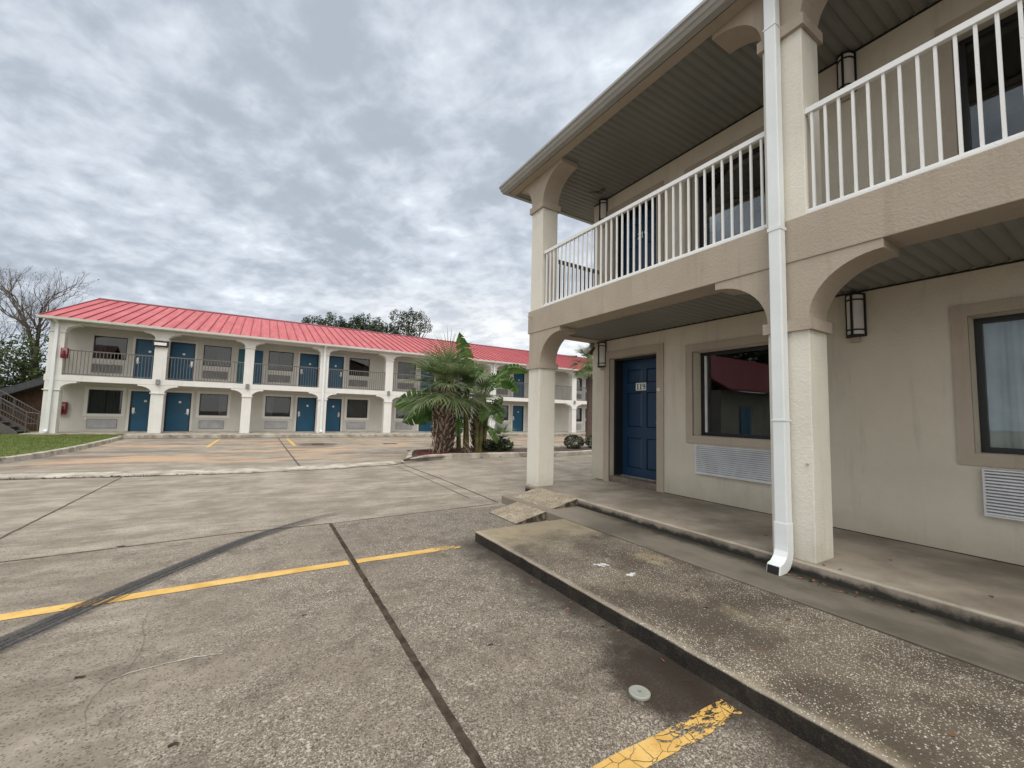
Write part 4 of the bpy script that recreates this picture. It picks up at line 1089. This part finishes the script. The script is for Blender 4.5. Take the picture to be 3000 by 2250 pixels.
def banana_leaf(mb, base, ctrl, tip, width, rs, n=16, torn=.25, face=.85):
    b, c, t = Vector(base), Vector(ctrl), Vector(tip); k = None; prev = None
    pts = [b*(1-s)**2+c*2*s*(1-s)+t*s*s for s in [i/n for i in range(n+1)]]
    mb.tube([tuple(p) for p in pts], [.018*(1-.85*i/n)+.003 for i in range(n+1)], 5, cap=False)
    for i in range(1, n):
        f0 = i/n; f1 = (i+1)/n
        def prof(f):
            g = max(0, (f-.12)/.88); return width*.5*(sin(pi*min(1, g**1.5))**.65 if 0 < g < 1 else 0)
        p0, p1 = pts[i], pts[i+1]; d = (p1-p0).normalized(); s = d.cross(Vector((0, 0, 1)))*(1-face)+d.cross(Vector((.38, .92, 0)))*face
        if s.length < .1: s = Vector((1, 0, 0))
        s.normalize(); up = s.cross(d)
        if up.z < 0: up = -up
        for sg in (-1, 1):
            dr = rs.uniform(.05, .38); gap = rs.uniform(0, torn)*(p1-p0).length
            e0 = p0+s*sg*prof(f0)*(1-dr*.3)-Vector((0, 0, 1))*prof(f0)*dr+up*prof(f0)*.25
            e1 = p1+s*sg*prof(f1)*(1-dr*.3)-Vector((0, 0, 1))*prof(f1)*dr-d*gap+up*prof(f1)*.25
            mid0 = (p0+e0)/2+up*prof(f0)*.12; mid1 = (p1+e1)/2+up*prof(f1)*.12
            mb.add([tuple(p0), tuple(p1), tuple(mid1), tuple(e1), tuple(e0), tuple(mid0)], [(0, 1, 2, 5), (5, 2, 3, 4)])

def banana(label, x, y, stalks, leaves, seed):
    rs = random.Random(seed); t = empty('banana_plant', label, 'banana plant', 'banana plants in the planting bed'); t.location = (x, y, gz(y)+.08)
    sb = MB()
    for (dx, dy, h, lx, ly, r) in stalks:
        sb.tube([(dx, dy, 0), (dx+lx*.3, dy+ly*.3, h*.4), (dx+lx, dy+ly, h)], [r*1.25, r, r*.6], 10)
        for k in range(3):
            a = rs.uniform(0, 2*pi); sb.tube([(dx+lx*.6, dy+ly*.6, h*.7), (dx+lx+cos(a)*.1, dy+ly+sin(a)*.1, h+.15)], [r*.6, .02], 6)
    sb.build('stalk', L['bstalk'], t)
    lb = MB()
    for (b, c, e, w) in leaves: banana_leaf(lb, b, c, e, w, rs)
    lb.build('leaves', L['banana'], t, fix=False)
    return t
# local coordinates: x right, y away, z up
banana('tall banana plant with one upright leaf above the roofline', 6.1, 12.8,
       [(0, 0, 2.0, -.05, .05, .09), (-.22, .1, 1.5, -.1, 0, .07)],
       [((0, 0, 1.7), (.15, 0, 2.6), (-.42, -.05, 4.05), .62), ((0, 0, 1.8), (.35, .1, 3.2), (.72, .3, 2.75), .36),
        ((-.2, .1, 1.3), (-1.2, .1, 2.15), (-2.4, .35, 1.45), .75), ((-.2, .1, 1.1), (-.9, .2, 1.75), (-2.1, .4, .95), .7),
        ((0, 0, 1.6), (-.4, .5, 2.8), (-.9, 1.0, 2.2), .4), ((-.2, 0, 1.0), (-.5, -.4, 1.5), (-.5, -.5, .5), .34)], 21)
banana('banana plant with long arching leaves reaching right past the palm', 6.55, 12.7,
       [(0, 0, 1.9, .1, 0, .085), (.22, .12, 1.3, .12, 0, .07), (-.15, -.1, 1.0, -.02, 0, .06)],
       [((.1, 0, 1.8), (.9, .1, 3.45), (2.0, .1, 2.85), .42), ((.1, 0, 1.7), (.8, -.1, 3.1), (1.45, -.1, 2.05), .5),
        ((.2, 0, 1.3), (.5, .1, 2.0), (1.0, .1, 1.25), .46), ((.1, 0, 1.7), (.3, .1, 2.9), (.9, .3, 2.6), .34),
        ((.0, 0, 1.2), (-.1, -.5, 1.8), (-.3, -.7, 1.0), .42), ((.2, .1, 1.1), (.45, -.4, 1.7), (.55, -.5, .95), .42),
        ((.2, .1, 1.2), (.8, .2, 1.8), (.95, .1, 1.9), .3), ((0, 0, .9), (.2, -.5, 1.0), (.35, -.6, .3), .26), ((-.1, 0, .9), (-.1, -.3, 1.6), (-.05, -.5, 1.15), .4)], 22)
# dead leaf stems leaning on the trunk
dl = MB()
rs = random.Random(4)
dl.tube([(4.72, 12.3, 0.03), (4.85, 12.42, .55), (4.98, 12.55, 1.15)], [.035, .03, .018], 6)
for i in range(16):
    a = rs.uniform(0, 2*pi); x = 5.3+cos(a)*.3+.35*(a > 4.5); y = 12.7+sin(a)*.3
    dl.tube([(x, y, .6*rs.random()), (x+cos(a)*.12, y+sin(a)*.12, .3*rs.random()+.1), (x+cos(a)*.26, y+sin(a)*.26-.05, .02)], [.014, .018, .01], 5)
tag(dl.build('dead_fronds', L['boot']), 'pale dead frond stems leaning against the stout palm trunk', 'dead fronds')

def leaf_cloud(mb, c, rad, n, size, rs, shell=.35, flat=1.0):
    c = Vector(c); i = 0
    while i < n:
        v = Vector((rs.uniform(-1, 1), rs.uniform(-1, 1), rs.uniform(-1, 1)))
        l = v.length
        if l > 1 or l < 1e-3: continue
        l2 = l**shell; v = v/l*l2
        if mnoise.noise(v*2.6+c*.37) < -.12: i += .35; continue
        p = c+Vector((v.x*rad[0], v.y*rad[1], v.z*rad[2]))
        a = Vector((rs.gauss(0, 1), rs.gauss(0, 1), rs.gauss(0, .7))).normalized(); b = a.cross(Vector((rs.gauss(0, 1), rs.gauss(0, 1), rs.gauss(0, 1)))).normalized()
        s = size*rs.uniform(.6, 1.3)
        mb.add([tuple(p-a*s), tuple(p+b*s*.42), tuple(p+a*s), tuple(p-b*s*.42)], [(0, 1, 2, 3)])
        i += 1

def tree(name, label, x, y, z0, trunk, blobs, leaves, size, mat, seed, group=None, cat='tree', spikes=0):
    rs = random.Random(seed); t = empty(name, label, cat, group); t.location = (x, y, z0)
    tb = MB(); top = Vector(trunk[-1][:3])
    tb.tube([p[:3] for p in trunk], [p[3] for p in trunk], 9)
    for b in blobs:
        c = Vector(b[:3]); s = Vector(trunk[len(trunk)//2][:3]); m = (s+c)/2+Vector((rs.uniform(-.4, .4), rs.uniform(-.4, .4), -.2))
        tb.tube([tuple(s), tuple(m), tuple(c)], [trunk[len(trunk)//2][3]*.6, trunk[-1][3]*.6, .03], 6)
        for k in range(4):
            v = Vector((rs.uniform(-1, 1)*b[3], rs.uniform(-1, 1)*b[3], rs.uniform(-.3, 1)*b[4])); tb.tube([tuple(m), tuple((m+c)/2+v*.3), tuple(c+v*.9)], [.05, .03, .01], 4)
    tb.build('trunk', L['bark'], t)
    lb = MB(); tot = sum(b[3]*b[3]*b[4] for b in blobs)
    for b in blobs:
        leaf_cloud(lb, b[:3], (b[3], b[3], b[4]), int(leaves*b[3]*b[3]*b[4]/tot), size, rs)
        for k in range(spikes):
            v = Vector((rs.gauss(0, 1), rs.gauss(0, .6), abs(rs.gauss(0, 1)))).normalized(); q = Vector(b[:3])+Vector((v.x*b[3], v.y*b[3], v.z*b[4]))
            leaf_cloud(lb, tuple(q+v*.22), (.2, .2, .36), 34, size*.85, rs, .8)
    lb.build('crown', L[mat], t, fix=False)
    return t

# trees beyond the far roof
G = 'trees behind the far wing'
def crown_blobs(cx, cz, w, h, n, rs):
    return [(cx+rs.uniform(-w, w), rs.uniform(-.8, .8), cz+rs.uniform(-h, h), rs.uniform(.7, 1.15), rs.uniform(.6, 1.0)) for i in range(n)]
rs = random.Random(31)
def ztop(px_z): return px_z
tree('evergreen_tree', 'dark leafy tree just above the red ridge, left of the group', 5.3, 44, -.3, [(0, 0, 0, .3), (.1, 0, 5, .24), (0, 0, 9, .12)],
     [(-.9, 0, 9.7, .95, .6), (.5, 0, 10.1, 1.0, .7), (1.5, .3, 9.6, .85, .6), (0, 0, 8.9, 2.2, 1.0)], 5200, .105, 'leafd', 41, G, spikes=22)
tree('evergreen_tree', 'dark leafy tree above the red ridge, middle of the group', 9.2, 44.5, -.3, [(0, 0, 0, .3), (-.1, 0, 5, .24), (0, 0, 9, .12)],
     [(-1.1, 0, 10.1, 1.0, .8), (.3, 0, 10.8, 1.05, .7), (1.5, .3, 10.2, .9, .7), (2.3, 0, 10.0, .9, .7), (0, 0, 9.6, 2.2, 1.0)], 6400, .105, 'leafd', 42, G, spikes=22)
tree('evergreen_tree', 'loose open tree above the red ridge, right of the group', 13.6, 45, -.3, [(0, 0, 0, .3), (.3, 0, 6, .22), (.2, 0, 10, .1)],
     [(-.9, 0, 11.8, .8, .6), (.2, 0, 12.1, .75, .5), (1.0, .2, 12.5, .85, .55), (1.7, 0, 11.9, .7, .45), (.6, 0, 11.1, 1.1, .6), (2.3, 0, 11.0, .7, .3), (-.2, 0, 10.4, 1.6, .8)], 4300, .095, 'leafd', 43, G, spikes=12)

# greenery at the left edge
G2 = 'leafy trees left of the far wing'
for i, (x, y, r, h, m, lab) in enumerate([
        (-15.2, 38, 2.8, 5.8, 'leafb', 'olive-brown scrubby tree under the bare trees'),
        (-12.2, 37, 2.1, 5.6, 'leafm', 'green leafy tree against the end wall of the far wing'),
        (-18.4, 37, 2.8, 5.6, 'leafm', 'green leafy tree at the left edge of the picture'),
        (-13.2, 34.5, 1.8, 3.2, 'leafm', 'low bushy tree directly behind the shed roof'),
        (-16.5, 34.0, 2.0, 3.4, 'leafd', 'low dark bushy tree behind the staircase'),
        (-10.2, 41, 1.8, 5.4, 'leafd', 'dark tree peeping past the far wing eave')]):
    bl = [(random.Random(60+i*9+k).uniform(-r*.6, r*.6), random.Random(61+i*9+k).uniform(-1, 1), h*(.3+.55*(k+.5)/6), r*.62, h*.26) for k in range(6)]
    tree('leafy_tree', lab, x, y, -.3, [(0, 0, 0, .16), (0, 0, h*.5, .1), (0, 0, h*.8, .05)], bl, 5200, .11, m, 50+i, G2, spikes=5)

def bare_tree(label, x, y, z0, h, seed, lean=0, r0=.24, first=.42):
    rs = random.Random(seed); t = empty('bare_tree', label, 'tree', 'bare trees left of the far wing'); t.location = (x, y, z0)
    tb = MB(); bb = MB(); lf = MB()
    def grow(p, d, l, r, depth, mb):
        n = 4; pts = [p.copy()]; q = p.copy(); dd = d.copy()
        for i in range(n):
            dd = (dd+Vector((rs.gauss(0, .13), rs.gauss(0, .13), rs.gauss(.04, .08)))).normalized(); q = q+dd*l/n; pts.append(q.copy())
        r1 = r*.68; mb.tube([tuple(a) for a in pts], [r+(r1-r)*i/n for i in range(n+1)], 7 if depth < 2 else (5 if depth < 4 else 3), cap=depth > 4)
        if depth >= 8 or r1 < .0045:
            if rs.random() < .12: leaf_cloud(lf, tuple(q), (.15, .15, .15), 3, .05, rs)
            return
        k = 2 if rs.random() < .35 else 3
        for j in range(k):
            a = rs.uniform(0, 2*pi); s = rs.uniform(.38, .85) if j else rs.uniform(.1, .4)
            perp = dd.cross(Vector((cos(a), sin(a), .3))).normalized()
            nd = (dd*cos(s)+perp*sin(s)); nd.z += .12; nd.normalize()
            grow(q, nd, l*rs.uniform(.62, .86), r1*(1 if j == 0 else rs.uniform(.6, .85)), depth+1, bb)
        if depth in (1, 2, 3):
            for j in range(2):
                m_ = pts[rs.choice((2, 3))]; a = rs.uniform(0, 2*pi); nd = (dd*.5+Vector((cos(a), sin(a), .35))).normalized(); grow(m_, nd, l*.55, r1*.42, depth+2, bb)
    grow(Vector((0, 0, 0)), Vector((lean, 0, 1)).normalized(), h*first, r0, 0, tb)
    tb.build('trunk', L['bark'], t); bb.build('branches', L['bark'], t, fix=False)
    if lf.v: lf.build('last_leaves', L['leafb'], t, fix=False)
bare_tree('tall bare tree at the left edge with upright branches', -14.6, 42, -.3, 8.7, 5, -.03, .34, .40)
bare_tree('bare tree leaning right beside the end of the red roof', -13.7, 41, -.3, 7.8, 23, .12, .30, .42)

# round clipped shrubs and a low bush on the island
for (x, y, r, lab) in ((10.85, 12.85, .42, 'round clipped dark shrub seen through the arch, left one'), (11.95, 12.85, .42, 'round clipped dark shrub seen through the arch, right one by the wall corner')):
    t = empty('clipped_shrub', lab, 'shrub', 'round clipped shrubs'); t.location = (x, y, gz(y)+.08); rs = random.Random(int(x*10))
    b = MB(); 
    for k in range(6): a = k*1.05; b.tube([(0, 0, 0), (cos(a)*.08, sin(a)*.08, .12), (cos(a)*.2, sin(a)*.2, .26)], [.014, .01, .006], 5)
    b.build('stem', L['bark'], t)
    lb = MB(); leaf_cloud(lb, (0, 0, .27), (r, r, .29), 4200, .026, rs, .45); lb.build('foliage', L['shrub'], t, fix=False)
t = empty('leafy_bush', 'low dark leafy bush at the foot of the dwarf palm', 'bush'); t.location = (7.15, 12.6, gz(12.6)+.08)
b = MB(); rs = random.Random(9)
for k in range(9): a = k*.75; b.tube([(cos(a)*.05, sin(a)*.05, 0), (cos(a)*.2, sin(a)*.2, .25), (cos(a)*.35, sin(a)*.3, .4)], [.012, .01, .005], 5)
b.build('stem', L['bark'], t)
lb = MB()
for c in ((-.25, 0, .22), (.15, 0, .28), (.42, .05, .2), (0, -.1, .12)): leaf_cloud(lb, c, (.28, .25, .22), 420, .05, rs, .6)
lb.build('foliage', L['shrub'], t, fix=False)

# ------------------------------------------------------------------ office wing out of frame (seen in the window reflections)
OF = empty('office_building', 'low white office wing with red metal roof left of the lot', 'building')
s = MB(); s.box(-22, -9.2, 12.6, 20, -.1, 2.9); s.build('wall', simple('dimmed_white_render', (.2, .195, .18), .9), OF)  # wall and roof colours darkened to dim their window reflection
s = MB(); s.prism([(11.9, 2.95), (16.3, 5.6), (20.7, 2.95), (20.7, 2.85), (16.3, 5.4), (11.9, 2.85)], 0, -22.4, -8.8); s.build('roof', simple('dimmed_red_roofing', (.12, .006, .010), .6), OF)
s = MB(); s.box(-11.9, -10.9, 12.55, 12.6, 0, 2.1); s.build('door', L['fdoor'], OF)
tree('reflection_tree', 'unseen dark tree added behind the office wing to blacken window reflections', -27, 19, -.1, [(0, 0, 0, .5), (0, 0, 5, .4), (0, 0, 9, .2)],
     [(-3, 0, 9, 3.4, 3), (2.5, 0, 9, 3.4, 3), (0, 0, 12, 3.6, 3), (0, 2, 7, 4.5, 2.6)], 9000, .28, 'leafd', 77)  # out-of-view tree, added so the near window reflects dark

# ------------------------------------------------------------------ sky and light
W = bpy.data.worlds.new('World'); scene.world = W; W.use_nodes = True
t = NT(W); 
SE, SR = radians(52), radians(205)
sky = t.node('ShaderNodeTexSky', sky_type='NISHITA'); sky.sun_disc = False; sky.sun_elevation = SE; sky.sun_rotation = SR
sky.air_density = 1.0; sky.dust_density = 2.5
D = t.node('ShaderNodeTexCoord').outputs['Generated']
dx, dy, dz = t.sep(D)
zc = t.m('ADD', t.m('MAXIMUM', dz, 0.0), .20)
az = radians(58)
a_ = t.m('DIVIDE', t.m('ADD', t.m('MULTIPLY', dx, sin(az)), t.m('MULTIPLY', dy, cos(az))), zc)
b_ = t.m('DIVIDE', t.m('SUBTRACT', t.m('MULTIPLY', dx, cos(az)), t.m('MULTIPLY', dy, sin(az))), zc)
n1 = t.noise(.9, 5, .5, t.comb(t.m('MULTIPLY', a_, .7), b_, 0.0), .2)
n2 = t.noise(8.5, 6, .55, t.comb(t.m('MULTIPLY', a_, 1.25), b_, 3.7), .2)
n3 = t.noise(.4, 3, .5, t.comb(t.m('MULTIPLY', a_, .7), b_, 9.1))
n4 = t.noise(3.0, 7, .52, t.comb(t.m('MULTIPLY', a_, 1.0), b_, 14.0), .25)
dens = t.m('ADD', t.m('ADD', t.m('MULTIPLY', n1, .26), t.m('MULTIPLY', n4, .27)), t.m('ADD', t.m('MULTIPLY', n2, .25), t.m('MULTIPLY', n3, .22)))
c = t.mix(t.ramp(dens, .41, .58), (.70, .755, .82), (.40, .45, .52))
c = t.mix(t.ramp(dens, .455, .385, 0, .8), c, (.90, .94, .99))
dotb = t.m('ADD', t.m('MULTIPLY', dx, sin(radians(30))), t.m('MULTIPLY', dy, cos(radians(30))))
gl = t.m('MULTIPLY', t.ramp(dotb, .84, .985), t.ramp(dz, .36, .14))
c = t.mix(t.m('MULTIPLY', gl, .85), c, t.mix(t.ramp(dens, .47, .57), (1.0, 1.0, .98), (.70, .73, .77)))
c = t.mix(t.m('MULTIPLY', t.ramp(dz, .22, .02), .30), c, (.60, .66, .74))
skc = t.node('ShaderNodeVectorMath', operation='SCALE'); t.link(sky.outputs[0], skc.inputs[0]); skc.inputs['Scale'].default_value = .08
c = t.mix(.93, skc.outputs[0], c)
# an overcast dome is brighter overhead than at the horizon
zg = t.ramp(dz, .72, .97, 1.0, 3.0)
c = t.mix(t.ramp(dz, .74, .9), c, (.78, .765, .735))
c = t.mix(t.ramp(dy, -.05, -.4), c, (.64, .635, .62))
bk = t.ramp(t.m('ADD', t.m('MULTIPLY', dx, -.45), t.m('MULTIPLY', dy, -.9)), .1, .9, 1.0, 1.9)
bg = t.node('ShaderNodeBackground'); t.link(c, bg.inputs['Color']); t.link(t.m('MULTIPLY', t.m('MULTIPLY', zg, bk), 1.2), bg.inputs['Strength'])
o = t.node('ShaderNodeOutputWorld'); t.link(bg.outputs[0], o.inputs['Surface'])

sl = bpy.data.lights.new('sun', 'SUN'); sl.energy = 1.4; sl.angle = radians(35); sl.color = (1, .955, .89)
so = bpy.data.objects.new('sun', sl); COL.objects.link(so)
sd = Vector((-.36*cos(SE)/.98*1.2, -.9*cos(SE), sin(SE)))
so.rotation_euler = sd.to_track_quat('Z', 'Y').to_euler(); so.location = (-10, -20, 30)

# ------------------------------------------------------------------ camera
yaw, pitch, roll, F = radians(31.536), radians(4.259), radians(1.418), 1214.5
f = Vector((sin(yaw)*cos(pitch), cos(yaw)*cos(pitch), sin(pitch)))
r0 = Vector((cos(yaw), -sin(yaw), 0)); u0 = r0.cross(f)
r = r0*cos(roll)+u0*sin(roll); u = -r0*sin(roll)+u0*cos(roll)
cam = bpy.data.cameras.new('camera'); cam.sensor_width = 36; cam.lens = F/3000*36; cam.clip_start = .05; cam.clip_end = 2000
co = bpy.data.objects.new('camera', cam); COL.objects.link(co)
co.matrix_world = Matrix(((r.x, u.x, -f.x, 0), (r.y, u.y, -f.y, 0), (r.z, u.z, -f.z, 1.345), (0, 0, 0, 1)))
scene.camera = co
scene.view_settings.view_transform = 'Standard'; scene.view_settings.look = 'None'
scene.view_settings.exposure = 0; scene.view_settings.gamma = 1
scene.render.engine = 'CYCLES'
scene.cycles.use_denoising = True
scene.cycles.max_bounces = 8; scene.cycles.transparent_max_bounces = 12
